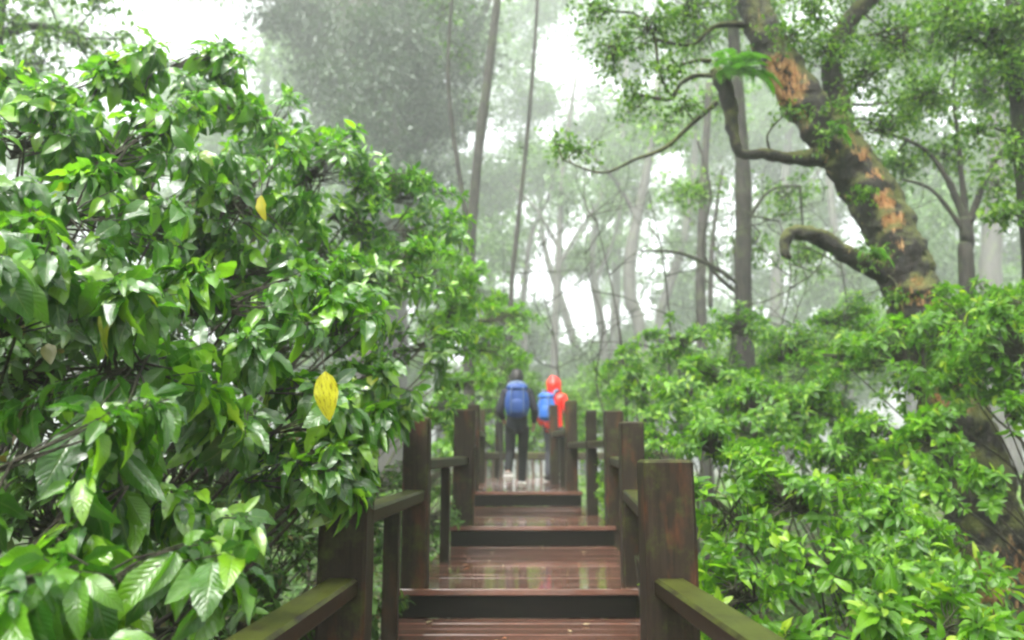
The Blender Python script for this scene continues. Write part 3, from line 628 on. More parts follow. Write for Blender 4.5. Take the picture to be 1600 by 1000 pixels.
tree('pale_tree', 'pale thick trunk in the mist right of the fanned tree', [(1550, 470, 18, 34), (1550, 380, 18, 32), (1556, 280, 18, 28), (1560, 100, 18, 22)], [[(1553, 340, 18, 10), (1600, 310, 18, 8), (1660, 290, 18, 5)]],
     [(1590, 330, 18, .9), (1600, 200, 18, 1.2), (1460, 330, 18, .9)], dens=40, bark='mist_bark', leaf='far_leaf', L=.13, sp=.3, k=2.0)
tree('giant_tree', 'huge dark misty tree with heavy crown filling the upper middle left', [(592, 420, 20, 84), (588, 250, 20, 80), (575, 120, 20, 84), (560, 0, 20, 90), (545, -160, 20, 80)],
     [[(585, 150, 22, 40), (640, 90, 22, 30), (700, 90, 22, 22), (745, 40, 21.5, 16), (770, -20, 21, 12)], [(585, 240, 22, 30), (640, 240, 21.5, 20), (680, 180, 21, 14)], [(580, 100, 22, 30), (500, 40, 21.5, 20), (440, -20, 21, 14)]],
     [(500, 30, 21, 1.5), (440, 20, 21, 1.0), (560, 60, 20.5, 1.3), (640, 110, 21, 1.7), (700, 60, 21, 1.5), (650, 0, 21, 1.8), (620, 210, 21, 1.4), (690, 180, 21, 1.2), (610, 290, 21, 1.1), (660, 290, 21, 1.0), (530, 230, 21, 1.1), (590, 0, 20, 1.4), (600, 130, 20, 1.3), (500, 120, 22, 1.2), (740, 100, 21, .9), (560, 170, 22, 1.3), (565, 50, 18.6, 1.0), (590, 130, 18.4, .9), (575, 200, 18.2, .9), (600, 270, 18.2, .9), (640, 60, 18.6, 1.0), (610, 340, 18.4, .8), (530, 120, 18.8, .8)], dens=95, bark='bark', leaf='dark_leaf', L=.16, sp=.35, n=16, k=1.45)
tree('giant_tree', 'leafy tree in pale mist filling the upper left corner', [(-60, 500, 11, 60), (-40, 250, 11, 55), (-20, 60, 11, 48), (0, -120, 11, 40)], [[(-20, 60, 11, 20), (60, 40, 10.6, 12), (130, 60, 10.4, 6)]],
     [(30, 40, 10.5, .6), (110, 60, 10.4, .5), (60, 100, 10.8, .5), (150, 110, 11, .4), (0, 120, 11, .6), (150, 10, 10.5, .4), (70, -20, 10, .6), (190, 60, 10.8, .35), (180, 110, 10.8, .35)], dens=70, leaf='tree_leaf', L=.11, sp=.2, bark='mist_bark')
# unseen trees added beside and behind the viewer to shade stairs and haze
def shade_tree(label, x, y, h, bl):
    g = Vector((x, y, ground_z(x, y) - .3)); root = empty('unseen_shade_tree', g); tag(root, label, 'tree', 'unseen trees added to shade the stairs'); Hh = h - g.z
    mb = MB(); tp, _ = mb.tube([(0, 0, 0), (.1, .1, Hh * .4), (-.1, .2, Hh * .75), (0, 0, Hh)], [.32, .25, .19, .08], 14, 8, .2, 2.0); mb.build('trunk', M['bark'], root)
    PP, DD, NN, LL, A_, B_ = [], [], [], [], [], []
    for bx, by, bz, r in bl:
        c = np.array((bx - g.x, by - g.y, bz - g.z)); mb = MB(); mb.tube([(0, .1, Hh * .7), tuple(c * .5 + np.array((0, 0, Hh * .42))), tuple(c)], [.11, .07, .02], 7, 6, .2, 3); mb.build('branch', M['bark'], root)
        cc, _, p_, d_, n_, l_ = sprays(c, r, int(20 * r * r), 16, .17, .36, (1, 1, .45)); PP.append(p_); DD.append(d_); NN.append(n_); LL.append(l_); A_.append(np.repeat([c], len(cc), 0)); B_.append(cc)
    A_ = np.concatenate(A_); B_ = np.concatenate(B_); one = np.ones((len(A_), 1))
    leaves('crown', np.concatenate(PP), np.concatenate(DD), np.concatenate(NN), np.concatenate(LL), T_SML, M['tree_leaf'], root, wood=sticks(A_, B_, .02 * one, .005 * one, M['bark']))
shade_tree('unseen tree added left of the viewer, its crown shading the glossy bushes', -7.5, 2.0, 12.5, [(-6, 3, 11.5, 2.6), (-8, 7, 11.5, 2.6), (-9.5, 2, 11, 2.4)])
shade_tree('unseen tree added right of the viewer, its crown shading the right shrubs', 6.5, 1.5, 12.5, [(5.5, 3.5, 11.5, 2.6), (2.6, 6.2, 12.2, 2.2), (8, 7.5, 12, 2.6), (3.5, .5, 11, 2.4), (9.5, 2.5, 11, 2.4)])
shade_tree('unseen shade tree added behind the viewer beside the lower steps', -2.6, -4.5, 13, [(-1, -2, 11, 2.6), (.2, 2.2, 11.4, 2.5), (-4.5, -3.5, 11, 2.4), (1.5, -5.5, 11, 2.6), (-1.5, -7.5, 11, 2.6)])
shade_tree('unseen tree added off the left edge, its crown shading the upper steps', -8.6, 9.6, 14, [(-5, 9, 13, 2.5), (-1.5, 8.5, 12.6, 2.4), (-3, 12.2, 13, 2.2), (-7, 12, 13.2, 2.4)])
shade_tree('unseen tree added off the right edge, its crown shading the upper steps', 9.4, 10.4, 14, [(5.6, 10, 13, 2.5), (2.2, 10.8, 13, 2.2), (1.0, 5.2, 11.8, 2.2), (8.5, 12.4, 13.2, 2.4)])
shade_tree('unseen shade tree added farther behind the viewer on the right', 5.2, -6.5, 12, [(4.5, -3.5, 10.5, 2.6), (7.5, -5.5, 10.5, 2.6), (3.5, -8.5, 10.5, 2.6), (8.5, -1, 11, 2.3)])
# crooked misty trunks in the middle
for lab, tr_, lm, bl in (
    ('pale misty tree filling the sky left of the slender forked trunk', [(690, 520, 26, 22), (680, 350, 26, 20), (670, 150, 26, 16), (665, 0, 26, 10)], [], [(690, 30, 26, 1.6), (740, 160, 26, 1.4), (620, 20, 27, 1.5), (700, 250, 26, 1.3), (790, 40, 27, 1.3), (820, 170, 27, 1.3), (750, 280, 27, 1.3)]),
    ('pale misty tree filling the sky above the crooked trunks', [(960, 560, 25, 20), (965, 380, 25, 18), (975, 200, 25, 14), (980, 60, 25, 8)], [], [(960, 240, 25, 1.3), (1040, 180, 26, 1.5), (900, 200, 26, 1.0), (930, 140, 26, .6), (940, 40, 26, .8), (860, -20, 26, .8), (840, 170, 26, .8), (1000, 80, 26, 1.3), (1060, 300, 25, 1.2), (860, 250, 26, .9), (960, 380, 25, 1.0)]),
    ('pale misty tree behind the fanned branches at the far right', [(1420, 540, 24, 22), (1425, 350, 24, 19), (1430, 150, 24, 13)], [], [(1430, 120, 24, 1.6), (1380, 300, 24, 1.3), (1500, 300, 24, 1.2), (1540, 80, 25, 1.6), (1340, 60, 25, 1.6), (1450, 400, 24, 1.2), (1340, 440, 24, 1.0)]),
    ('grey misty tree touching the white sky gap at the upper left', [(480, 520, 23, 22), (485, 300, 23, 20), (500, 100, 23, 14)], [], [(470, 60, 23, .9), (530, 20, 23, 1.2), (520, 140, 23, 1.3), (560, 230, 23, 1.2), (460, 160, 23, 1.0)]),
    ('crooked leaning trunk in the mist bending left at mid height', [(1000, 520, 18, 26), (985, 470, 18, 26), (985, 400, 18, 24), (1000, 320, 18, 22), (1015, 240, 18, 18), (1030, 120, 18, 14)], [[(995, 340, 18, 10), (960, 280, 18, 7), (900, 220, 18, 4)]], [(1010, 180, 18, .9), (960, 260, 18, .5)]),
    ('pale trunk leaning right beside the crooked one', [(1030, 520, 20, 20), (1045, 450, 20, 19), (1070, 370, 20, 17), (1085, 250, 20, 13), (1090, 100, 20, 9)], [], [(1090, 180, 20, 1.0), (1060, 380, 20, .6)]),
    ('faint straight trunk above the red hood', [(866, 600, 20, 16), (868, 500, 20, 16), (874, 380, 20, 14), (880, 260, 20, 11), (900, 120, 20, 8)], [[(872, 420, 20, 8), (905, 360, 20, 6), (940, 310, 20, 4)], [(874, 390, 20, 7), (840, 330, 20, 5), (800, 290, 20, 3)]], [(890, 300, 20, .7), (850, 250, 20.5, .6), (940, 290, 20.5, .5)]),
    ('faint forked trunk between the straight and the crooked ones', [(945, 560, 22, 18), (935, 480, 22, 17), (925, 400, 22, 14), (940, 300, 22, 10)], [[(930, 440, 22, 9), (960, 370, 22, 7), (975, 290, 22, 4)]], [(940, 330, 22, .9), (900, 400, 22, .5)]),
    ('faint thin trunk left of the red hood, curving right', [(820, 560, 21, 13), (818, 470, 21, 12), (830, 370, 21, 11), (860, 300, 21, 8), (880, 220, 21, 6)], [], [(830, 330, 21, .7), (790, 400, 22, .7)]),
    ('faint crossed trunk behind the thin sapling', [(905, 580, 26, 16), (880, 480, 26, 15), (850, 380, 26, 12), (840, 250, 26, 9)], [[(870, 450, 26, 8), (900, 380, 26, 6), (930, 330, 26, 4)]], [(850, 280, 26, 1.2), (900, 420, 26, .8)]),
    ('misty trunk behind the shrub crest right of the path', [(1215, 520, 24, 26), (1215, 420, 24, 24), (1225, 300, 24, 20), (1240, 120, 24, 15)], [[(1220, 340, 24, 10), (1270, 280, 24, 7), (1310, 230, 24, 4)]], [(1230, 330, 24, 1.3), (1190, 200, 24, 1.4), (1290, 450, 24, 1.2), (1270, 180, 24, 1.3)]),
    ('misty trunk seen under the hooked dead branch', [(1320, 540, 21, 20), (1318, 450, 21, 19), (1300, 330, 21, 16), (1290, 200, 21, 11)], [], [(1300, 440, 21, 1.0), (1260, 470, 21, .8), (1250, 380, 21, .8)]),
    ('faint tree in the bright mist at the far right edge', [(1640, 520, 24, 30), (1630, 400, 24, 28), (1620, 250, 24, 20)], [], [(1590, 400, 24, 1.4), (1480, 400, 24, 1.3), (1560, 230, 24, 1.5)]),
    ('faint trunk below the huge misty tree, right of the left bushes', [(660, 420, 24, 22), (655, 320, 24, 20), (640, 200, 24, 16)], [], [(640, 300, 24, 1.3), (690, 330, 24, 1.1), (700, 400, 23, .9), (620, 380, 23, .9)]),
    ('faint tree behind the slender forked trunk', [(765, 520, 27, 20), (770, 400, 27, 18), (775, 280, 27, 14)], [[(770, 380, 27, 9), (800, 320, 27, 6)]], [(760, 320, 27, 1.3), (800, 400, 27, 1.0), (780, 480, 26, 1.0), (810, 220, 27, .9)]),
    ('faint tree behind the highest left bush', [(400, 520, 25, 26), (405, 350, 25, 24), (415, 150, 25, 18), (420, 40, 25, 12)], [], [(440, 110, 25, 1.0), (480, 250, 25, 1.5), (400, 250, 25, 1.5), (540, 300, 25, 1.3), (300, 330, 25, 1.4)]),
    ('faint tree low behind the leftmost bushes', [(120, 620, 20, 30), (110, 400, 20, 28), (100, 250, 20, 20)], [], [(100, 330, 20, 1.2), (200, 450, 20, 1.2), (30, 420, 20, 1.2)])):
    tree('misty_tree', lab, [(a, b, c, d * .8) for a, b, c, d in tr_], lm, bl, dens=60, bark='mist_bark', leaf='far_leaf', group=GT, L=.15, sp=.32, n=8, amp=.25, freq=.8, k=2.3)

def bare_sapling(label, px, py, D, h, lean, n=5, bend=0.0, r=.03):
    b = P(px, py, D); b.z = ground_z(b.x, b.y) - .1; root = empty('bare_sapling', b); tag(root, label, 'sapling', 'thin bare saplings tangled at mid distance')
    H_ = P(px, py, D).z - b.z + h; pts = [Vector((0, 0, 0))]
    for i in range(1, 7): pts.append(Vector((lean * (i / 6) ** 1.3 + random.uniform(-.12, .12), random.uniform(-.15, .15), H_ * i / 6)))
    mb = MB(); tp, _ = mb.tube(pts, [r * (1 - .13 * i) for i in range(7)], 7, 5, .25, 6); mb.build('trunk', M['bark'], root)
    def rec(mb, p, d, L, r, lev):
        q = [p]; dd = d.copy()
        for i in range(4):
            dd = (dd + Vector((random.uniform(-.4, .4), random.uniform(-.4, .4), random.uniform(-.25, .35)))).normalized(); q.append(q[-1] + dd * L / 4)
        mb.tube(q, [r, r * .8, r * .6, r * .45, r * .25], 4, 2)
        if lev:
            for i in (1, 2, 3, 4):
                d2 = (dd + Vector((random.uniform(-1, 1), random.uniform(-.6, .6), random.uniform(-.6, .8)))).normalized(); rec(mb, q[i], d2, L * .55, r * .5, lev - 1)
    for k in range(n):
        mb = MB(); p = tp[int(len(tp) * random.uniform(.45, .98))]; a = random.uniform(0, 6.28)
        rec(mb, p.copy(), Vector((math.cos(a), math.sin(a) * .5, random.uniform(-.1, .7))).normalized(), random.uniform(.9, 1.7), r * .5, 2); mb.build('branch', M['bark'], root)
for a in (('bare sapling leaning left, tangled just right of the faint trunks', 1010, 520, 11, 2.0, -.7), ('bare sapling with crossing twigs left of the short dark trunk', 1065, 500, 11.5, 2.1, -.3, 7),
          ('bare sapling between the short dark trunk and the upright dark trunk', 1130, 490, 12, 1.9, .3, 6), ('bare sapling right of the upright dark trunk', 1200, 500, 11.5, 1.6, .4, 6),
          ('thin bare sapling in front of the crooked misty trunk', 960, 540, 13, 2.4, -.5, 6, 0, .025), ('thin bare sapling above the red hooded walker', 905, 560, 15, 2.6, -.8, 6, 0, .03),
          ('bare sapling under the hooked dead branch', 1290, 500, 10.5, 1.2, .3, 6), ('slim bare sapling rising left of the walkers', 770, 560, 14, 2.2, .3, 5, 0, .025)):
    bare_sapling(*a)
# fern tuft on the leaning tree
def fern(label, px, py, D, n, L, spread=1.0):
    o = P(px, py, D); f = empty('fern', o); tag(f, label, 'fern', 'ferns growing on the leaning tree')
    for k in range(n):
        a = random.uniform(-1.2, 1.2) * spread + math.pi * 1.5; e = random.uniform(.0, 1.1); pos, d, nr, LL = [], [], [], []
        dr = Vector((math.cos(a) * math.cos(e), math.sin(a) * math.cos(e), math.sin(e))); p = Vector((0, 0, 0)); Lf = L * random.uniform(.7, 1.2); st_ = 22; pts = [p.copy()]
        for i in range(st_):
            dr = (dr + Vector((0, 0, -.11))).normalized(); p = p + dr * Lf / st_; pts.append(p.copy())
            s = dr.cross(Vector((0, 0, 1))).normalized(); t_ = i / st_
            for sg in (-1, 1):
                pos.append(tuple(p)); d.append(tuple(s * sg + dr * .5)); nr.append((0, 0, 1)); LL.append(Lf * .24 * math.sin(math.pi * (.12 + .86 * t_)))
        q = leaves('frond', np.array(pos), np.array(d), np.array(nr, float), np.array(LL), [leaf_template(3, 1, .3, .2, .1)], M['fern'], f)
    return f
fern('bright green fern tuft hanging from the upright mossy stub left of the leaning trunk', 1150, 120, DT - .05, 16, .55)
fern('small fern tuft on the leaning trunk above its hooked branch', 1365, 395, DT - .3, 9, .3)
fern('small fern tuft in the crotch of the leaning trunk beside the orange bark', 1300, 205, DT - .3, 9, .3)

# ------------------------------------------------------------------ undergrowth
def scatter(name, n, region, L, tm, mt, h, label):
    xs_, ys_ = region(n); ok = (np.abs(xs_) > .88) | (ys_ > END + .4); xs_, ys_ = xs_[ok], ys_[ok]
    zs = np.array([ground_z(a, b) for a, b in zip(xs_, ys_)]) + h * rng.random(len(xs_)) ** 1.6
    k = len(xs_); pos = np.stack([xs_, ys_, zs], 1); d = nrm(rng.normal(size=(k, 3)) * np.array([1, 1, .5])); n_ = np.array([0, 0, 1.0]) + rng.normal(size=(k, 3)) * .4
    o = leaves(name, pos, d, n_, L * (.6 + .8 * rng.random(k)), tm, M[mt], None); tag(o, label, 'undergrowth', kind='stuff')
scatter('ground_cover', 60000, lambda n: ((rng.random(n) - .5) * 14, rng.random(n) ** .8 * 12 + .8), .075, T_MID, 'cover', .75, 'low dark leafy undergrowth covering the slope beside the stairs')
scatter('far_undergrowth', 30000, lambda n: ((rng.random(n) - .5) * 44, 11 + rng.random(n) * 32), .2, T_SML, 'tree_leaf', 1.0, 'pale leafy undergrowth fading into the mist')
PP_, DD_, NN_, LL_ = [], [], [], []
gaps = [(240, 20, 90), (345, 50, 70), (880, 85, 40), (905, 500, 30), (430, 10, 50)]
for i in range(600):
    px, py, D = rng.uniform(-150, 1750), rng.uniform(-60, 640), 0
    if i > 540: px, py = rng.uniform(800, 1300), rng.uniform(500, 640)
    D = rng.uniform(45, 62) if py < 330 else rng.uniform(40, 110)
    if 740 < px < 1350: D = max(D, 60)
    if any(math.hypot(px - a, py - b) < c + 20 for a, b, c in gaps) or (py < 150 and px < 500 and rng.random() < .6): continue
    r = rng.uniform(1.6, 3.4); c_, _, p_, d_, n_, l_ = sprays(tuple(P(px, py, D)), r, int(9 * r * r), 14, .42, .7)
    PP_.append(p_); DD_.append(d_); NN_.append(n_); LL_.append(l_)
tag(leaves('distant_forest', np.concatenate(PP_), np.concatenate(DD_), np.concatenate(NN_), np.concatenate(LL_), T_SML, M['far_leaf'], None), 'pale wall of distant forest foliage dissolving into the mist', 'distant forest', kind='stuff')
PP_, DD_, NN_, LL_ = [], [], [], []  # unseen foliage added behind and beside the viewer to block low light
for i in range(150):
    a = rng.uniform(-.30 * math.pi, 1.30 * math.pi); R0 = rng.uniform(13, 22); zc = rng.uniform(-1, 15) ; x, y = R0 * math.cos(a), -R0 * math.sin(a)
    if y > .2 * abs(x) : zc = rng.uniform(-1, 11)
    if y > 0 and abs(x) / max(y, .01) < 1.05: continue
    r = rng.uniform(2.0, 3.2); c_, _, p_, d_, n_, l_ = sprays((x, y, ground_z(x, min(y, 30)) + 1 + zc), r, int(9 * r * r), 12, .32, .5)
    PP_.append(p_); DD_.append(d_); NN_.append(n_); LL_.append(l_)
tag(leaves('light_blocking_forest', np.concatenate(PP_), np.concatenate(DD_), np.concatenate(NN_), np.concatenate(LL_), T_SML, M['far_leaf'], None), 'unseen leafy forest added around and behind the viewer to block low light', 'forest', kind='stuff')
# thin stems in the lower left thicket
for k in range(26):
    x = random.uniform(-2.6, -1.0); y = random.uniform(2.2, 6.5); z = ground_z(x, y); h = random.uniform(.7, 1.5)
    mb = MB(); mb.tube([(0, 0, -.1), (random.uniform(-.1, .1), 0, h * .5), (random.uniform(-.3, .3), random.uniform(-.2, .2), h)], [.009, .006, .003], 5, 4)
    o = mb.build('stem', M['twig']); o.location = (x, y, z)
    tag(o, 'thin bare stem in the dark thicket below the left bushes', 'plant stem', 'bare stems in the thicket left of the railing')

# ------------------------------------------------------------------ fallen leaves on the treads
GFL = 'fallen leaves on the wet stairs'
def fallen(label, x, y, z, L, mt, up=False):
    o = leaves('fallen_leaf', np.array([[0, 0, .004]], float), np.array([[random.uniform(-1, 1), random.uniform(-1, 1), .03]]), np.array([[0, 0, 1.0]]), np.array([L]), [leaf_template(5, 2, .5, -.05, .08)], M[mt], None)
    o.location = (x, y, z + .004); tag(o, label, 'fallen leaf', GFL)
p = P(733, 866, 6.15); fallen('orange fallen leaf at the left of the second visible tread', p.x, p.y, zB, .09, 'orange_leaf')
for lab, px, y, z, L in (('pale fallen leaf at the front left of the lowest visible tread', 672, 5.0, zB - st, .05), ('pale fallen leaf at the front right of the lowest visible tread', 905, 4.95, zB - st, .045),
                         ('pale fallen leaf at the left of the third tread', 765, 7.9, zC, .05), ('pale fallen leaf at the right of the third tread', 858, 8.0, zC, .05),
                         ('pale fallen leaf at the back right of the second tread', 905, 6.9, zB, .04)):
    fallen(lab, (px - 800) / F * y, y, z, L, 'pale_leaf')

for k in range(26):
    lv = random.choice(((3.3, 5.0, zB - st), (5.3, 7.3, zB), (7.6, 9.8, zC), (10.2, 12.5, zP))); y = random.uniform(lv[0], lv[1])
    fallen('tiny pale leaf fragment stuck to the wet treads', random.uniform(-.5, .68), y, lv[2], random.uniform(.018, .035), random.choice(('pale_leaf', 'pale_leaf', 'orange_leaf')))
# ------------------------------------------------------------------ people
M['navy'] = plain('navy_cloth', (.006, .007, .016), .75, .4, 8, .5); M['black'] = plain('black_cloth', (.005, .005, .007), .8, .4, 8, .5)
M['grey_pants'] = plain('charcoal_cloth', (.022, .024, .032), .8, .3, 8, .4)
M['white'] = plain('white_shoe', (.88, .87, .85), .5, .1, 20, .1); M['sole'] = plain('shoe_sole', (.25, .22, .2), .8)
M['skin'] = plain('skin', (.45, .27, .2), .5, .08, 30, .05); M['hair'] = plain('hair', (.015, .012, .012), .5, .3, 60, .4)
M['red'] = plain('orange_red_raincoat', (.80, .022, .010), .4, .12, 9, .4); M['blue'] = plain('blue_backpack', (.008, .05, .23), .5, .3, 14, .4)
M['blue2'] = plain('bright_blue_backpack', (.008, .09, .36), .5, .25, 14, .4); M['grey'] = plain('grey_webbing', (.10, .14, .22), .6, .2)
def skin(name, verts, edges, rads, m, parent, sub=2):
    me = bpy.data.meshes.new(name); me.from_pydata([tuple(v) for v in verts], edges, []); me.materials.append(m)
    o = put(bpy.data.objects.new(name, me), parent); sk = o.modifiers.new('skin', 'SKIN'); sk.use_smooth_shade = True
    if not me.skin_vertices: me.skin_vertices.new()
    for i, r in enumerate(rads):
        r = r if isinstance(r, tuple) else (r, r); sv = me.skin_vertices[0].data[i]; sv.radius = r; sv.use_root = (i == 0)
    ss = o.modifiers.new('sub', 'SUBSURF'); ss.levels = sub; ss.render_levels = sub; return o
def chain(V_, E_, R_, start, pts):
    prev = start
    for p, r in pts: V_.append(p); R_.append(r); E_.append((prev, len(V_) - 1)); prev = len(V_) - 1
    return prev
def person(label, loc, rz, H, jacket, pants, shoe, arms, legs, hood=None):
    s = H / 1.7; root = empty('person', loc, rz); root.scale = (s, s, s); tag(root, label, 'person', 'walkers on the boardwalk')
    V_, E_, R_ = [(0, 0, .93)], [], [.115]
    ch = chain(V_, E_, R_, 0, [((0, -.01, 1.08), (.12, .10)), ((0, 0, 1.24), (.14, .105)), ((0, .01, 1.38), (.12, .09)), ((0, .02, 1.46), .055), ((0, .035, 1.52), .06), ((0, .05, 1.6), (.078, .092)), ((0, .05, 1.67), (.06, .07))])
    chest = 3
    chain(V_, E_, R_, 6, [((0, .15, 1.575), .014)])       # nose
    for sx in (-1, 1): chain(V_, E_, R_, 6, [((sx * .088, .045, 1.58), .014)])
    hands = []
    for sx, (el, wr) in arms.items():
        w = chain(V_, E_, R_, chest, [((sx * .17, 0, 1.37), .06), (el, .042), (wr, .027)])
        d = (Vector(wr) - Vector(el)).normalized(); side = d.cross(Vector((sx, .2, 0))).normalized() if abs(d.x) < .9 else Vector((0, 1, 0))
        pl = chain(V_, E_, R_, w, [(tuple(Vector(wr) + d * .05), (.036, .018))])
        for f, (o_, ln) in enumerate(((-.030, .062), (-.01, .072), (.010, .068), (.028, .052))):
            b = Vector(wr) + d * .085 + side * o_; curl = Vector((-sx, 0, 0)) * .4
            chain(V_, E_, R_, pl, [(tuple(b), .0095), (tuple(b + d * ln * .5 + curl * .012), .0085), (tuple(b + (d * .8 + curl * .9).normalized() * ln), .007)])
        b = Vector(wr) + d * .035 - side * .035
        chain(V_, E_, R_, pl, [(tuple(b), .011), (tuple(b + d * .035 - side * .018), .009)])
    ank = {}
    for sx, (kn, an, toe) in legs.items():
        chain(V_, E_, R_, 0, [((sx * .09, 0, .86), .085), (kn, .055), (an, .036), (toe, .03)])
    skin('body', V_, E_, R_, M['skin'], root, 1)
    # jacket
    V_, E_, R_ = [(0, -.005, .77)], [], [(.185, .145)]
    chain(V_, E_, R_, 0, [((0, -.005, .88), (.175, .14)), ((0, -.01, 1.05), (.16, .13)), ((0, 0, 1.22), (.17, .135)), ((0, .01, 1.37), (.145, .11)), ((0, .025, 1.46), (.08, .08))])
    for sx, (el, wr) in arms.items():
        chain(V_, E_, R_, 4, [((sx * .18, 0, 1.37), .078), (el, .06), (tuple(Vector(wr) - (Vector(wr) - Vector(el)) * .06), .046)])
    skin('jacket', V_, E_, R_, M[jacket], root)
    V_, E_, R_ = [(0, 0, .95)], [], [(.145, .12)]
    for sx, (kn, an, toe) in legs.items():
        chain(V_, E_, R_, 0, [((sx * .095, 0, .84), (.1, .1)), (kn, .072), (tuple(Vector(an) + (Vector(kn) - Vector(an)) * -.05), .062)])
    skin('trousers', V_, E_, R_, M[pants], root)
    for sx, (kn, an, toe) in legs.items():
        a, t_ = Vector(an), Vector(toe); d = (t_ - a)
        heel = a - Vector((d.x, d.y, 0)).normalized() * .05 + Vector((0, 0, -.045))
        q = skin('shoe', [tuple(a), tuple(heel), tuple(a * .5 + t_ * .5 + Vector((0, 0, -.012))), tuple(t_)], [(0, 1), (0, 2), (2, 3)], [(.066, .062), (.068, .066), (.07, .06), (.06, .048)], M[shoe], root)
    mb = MB()
    if hood:   # hood with an open front
        import bmesh
        bm = bmesh.new(); bmesh.ops.create_uvsphere(bm, u_segments=24, v_segments=16, radius=1)
        for v in bm.verts:
            x, y, z = v.co
            v.co = Vector((x * .125 * (1 - .15 * max(0, -z)), y * .135 + .03, 1.585 + z * .155))
            if y > .75: v.co.y -= (y - .75) * .5
            if z > .6: v.co.y -= (z - .6) * .1; v.co.x *= 1 - (z - .6) * .35
            if z < -.3: v.co.x *= 1 + (-.3 - z) * 1.1; v.co.z -= (-.3 - z) * .06
            v.co += Vector((noise.noise(v.co * 14), noise.noise(v.co * 14 + Vector((5, 0, 0))), 0)) * .012
        me = bpy.data.meshes.new('hood'); bm.to_mesh(me); bm.free(); me.materials.append(M[hood]); me.polygons.foreach_set('use_smooth', [True] * len(me.polygons)); put(bpy.data.objects.new('hood', me), root)
    else:
        import bmesh
        bm = bmesh.new(); bmesh.ops.create_uvsphere(bm, u_segments=24, v_segments=16, radius=1)
        for v in bm.verts:
            x, y, z = v.co; k = 1 + .05 * noise.noise(Vector((x, y, z)) * 4)
            v.co = Vector((x * .098 * k, y * .115 * k + .025 - .01 * (z < 0), 1.615 + z * .125 * k)); 
            if y > .3 and z < .35: v.co.y = min(v.co.y, .07)
        me = bpy.data.meshes.new('hair'); bm.to_mesh(me); bm.free(); me.materials.append(M['hair']); me.polygons.foreach_set('use_smooth', [True] * len(me.polygons)); put(bpy.data.objects.new('hair', me), root)
        mb = MB(); mb.tube([(-.11, .04, 1.47), (-.09, -.06, 1.49), (0, -.1, 1.5), (.09, -.06, 1.49), (.11, .04, 1.47)], [.03, .042, .05, .042, .03], 8, 4)
        mb.build('collar', M['grey'], root)
    for sx in (-1, 1):
        mb = MB(); mb.tube([(sx * .03, .128, 1.6), (sx * .03, .138, 1.6)], [.011, .006], 8, 1); mb.build('eye', M['black'], root)
    return root, s
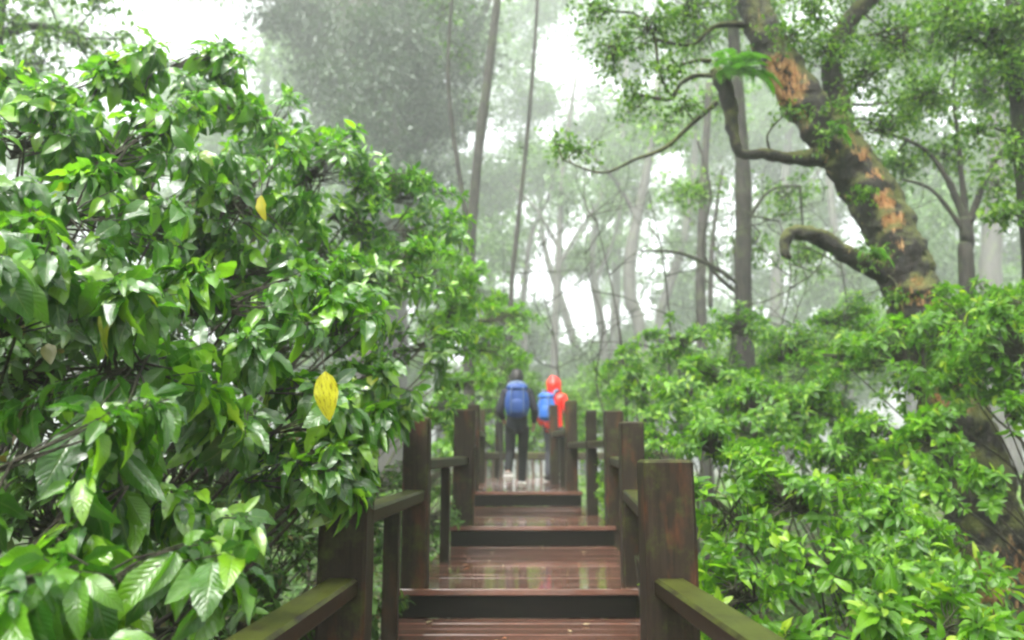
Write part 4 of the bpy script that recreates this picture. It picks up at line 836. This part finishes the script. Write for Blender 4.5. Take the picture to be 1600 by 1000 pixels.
def backpack(label, root, s, rz, mt, W, Hh, Dp, z0, tilt=0):
    b = empty('backpack', root.location, rz); b.scale = (s, s, s); tag(b, label, 'backpack', 'blue backpacks worn by the walkers')
    def rbox(name, c, d, m, par, lv=3, taper=1.0):
        mb = MB(); hx, hy, hz = d[0] / 2, d[1] / 2, d[2] / 2; vs = []
        for z, k in ((-hz, .78), (-hz * .4, 1.1), (hz * .4, 1.0 * taper), (hz, .5 * taper)):
            vs += [(hx * k, hy * k, z), (-hx * k, hy * k, z), (-hx * k, -hy * k, z), (hx * k, -hy * k, z)]
        fs = [(3, 2, 1, 0), (12, 13, 14, 15)] + [(l * 4 + i, l * 4 + (i + 1) % 4, l * 4 + 4 + (i + 1) % 4, l * 4 + 4 + i) for l in range(3) for i in range(4)]
        mb.add([Vector(v) + Vector(c) for v in vs], fs); o = mb.build(name, m, par)
        q = o.modifiers.new('sub', 'SUBSURF'); q.levels = q.render_levels = lv; return o
    yc = -.14 - Dp / 2
    rbox('bag', (0, yc, z0), (W * 1.12, Dp * 1.15, Hh * 1.1), M[mt], b)
    rbox('pocket', (0, yc - Dp * .5, z0 - Hh * .18), (W * .82, Dp * .35, Hh * .5), M[mt], b)
    rbox('lid', (0, yc - .005, z0 + Hh * .43), (W * .98, Dp * 1.05, Hh * .26), M[mt], b)
    for sx in (-1, 1):
        mb = MB(); mb.tube([(sx * W * .28, yc + Dp * .45, z0 + Hh * .42), (sx * .115, -.05, 1.49), (sx * .12, .09, 1.42), (sx * .13, .15, 1.28), (sx * .15, .08, 1.08), (sx * W * .42, yc + Dp * .4, z0 - Hh * .4)], [.02, .026, .026, .022, .012, .012], 8, 5)
        mb.build('strap', M['grey'], b)
        mb = MB(); mb.tube([(sx * W * .25, yc - Dp * .5, z0 + Hh * .42), (sx * W * .27, yc - Dp * .78, z0 + Hh * .1), (sx * W * .27, yc - Dp * .75, z0 - Hh * .42)], [.007] * 3, 6, 5)
        mb.build('webbing', M['grey'], b)
    mb = MB(); mb.tube([(-.03, yc + .02, z0 + Hh * .54), (0, yc + .02, z0 + Hh * .61), (.03, yc + .02, z0 + Hh * .54)], [.008] * 3, 6, 4); mb.build('grab_loop', M['grey'], b)
    return b
p1 = P(808, 764, 10.55)
w1, s1 = person('person in dark jacket and black trousers with white shoes, walking away mid-step', (p1.x, 10.6, zP + .004), 0, 1.60, 'navy', 'black', 'white',
     {-1: ((-.25, -.03, 1.10), (-.20, .18, 1.0)), 1: ((.26, -.05, 1.11), (.25, .12, .93))},
     {-1: ((-.10, .02, .50), (-.13, -.22, .26), (-.13, -.16, .10)), 1: ((.085, .12, .48), (.07, .10, .095), (.08, .26, .04))})
backpack('blue backpack with grey straps on the person in dark clothes', w1, s1, 0, 'blue', .33, .46, .19, 1.24)
p2 = P(866, 750, 13.3)
w2, s2 = person('person in bright orange-red hooded raincoat, farther ahead behind the right posts', (p2.x, 13.3, zP + .004), -.42, 1.75, 'red', 'grey_pants', 'black',
     {-1: ((-.27, -.03, 1.08), (-.24, .14, .90)), 1: ((.27, -.02, 1.08), (.25, .12, .88))},
     {-1: ((-.1, .06, .48), (-.10, -.03, .095), (-.11, .12, .04)), 1: ((.1, .08, .49), (.11, .12, .10), (.115, .27, .045))}, hood='red')
backpack('bright blue backpack on the person in the red raincoat', w2, s2, -.42, 'blue2', .30, .44, .17, 1.2).location.x -= .04

# ------------------------------------------------------------------ haze: one closed box of even air round everything
m, t, out = mat('haze'); vol = N(t, 'ShaderNodeVolumePrincipled', Density=HAZE); vol.inputs['Color'].default_value = (.90, .97, .92, 1); vol.inputs['Anisotropy'].default_value = .25
t.links.new(vol.outputs[0], out.inputs['Volume'])
mb = MB(); zt, zb = 62.0, -12.0; mb.box((0, 56, (zt + zb) / 2), (256, 196, zt - zb)); hz = mb.build('haze', m, None, False); tag(hz, kind='stuff')
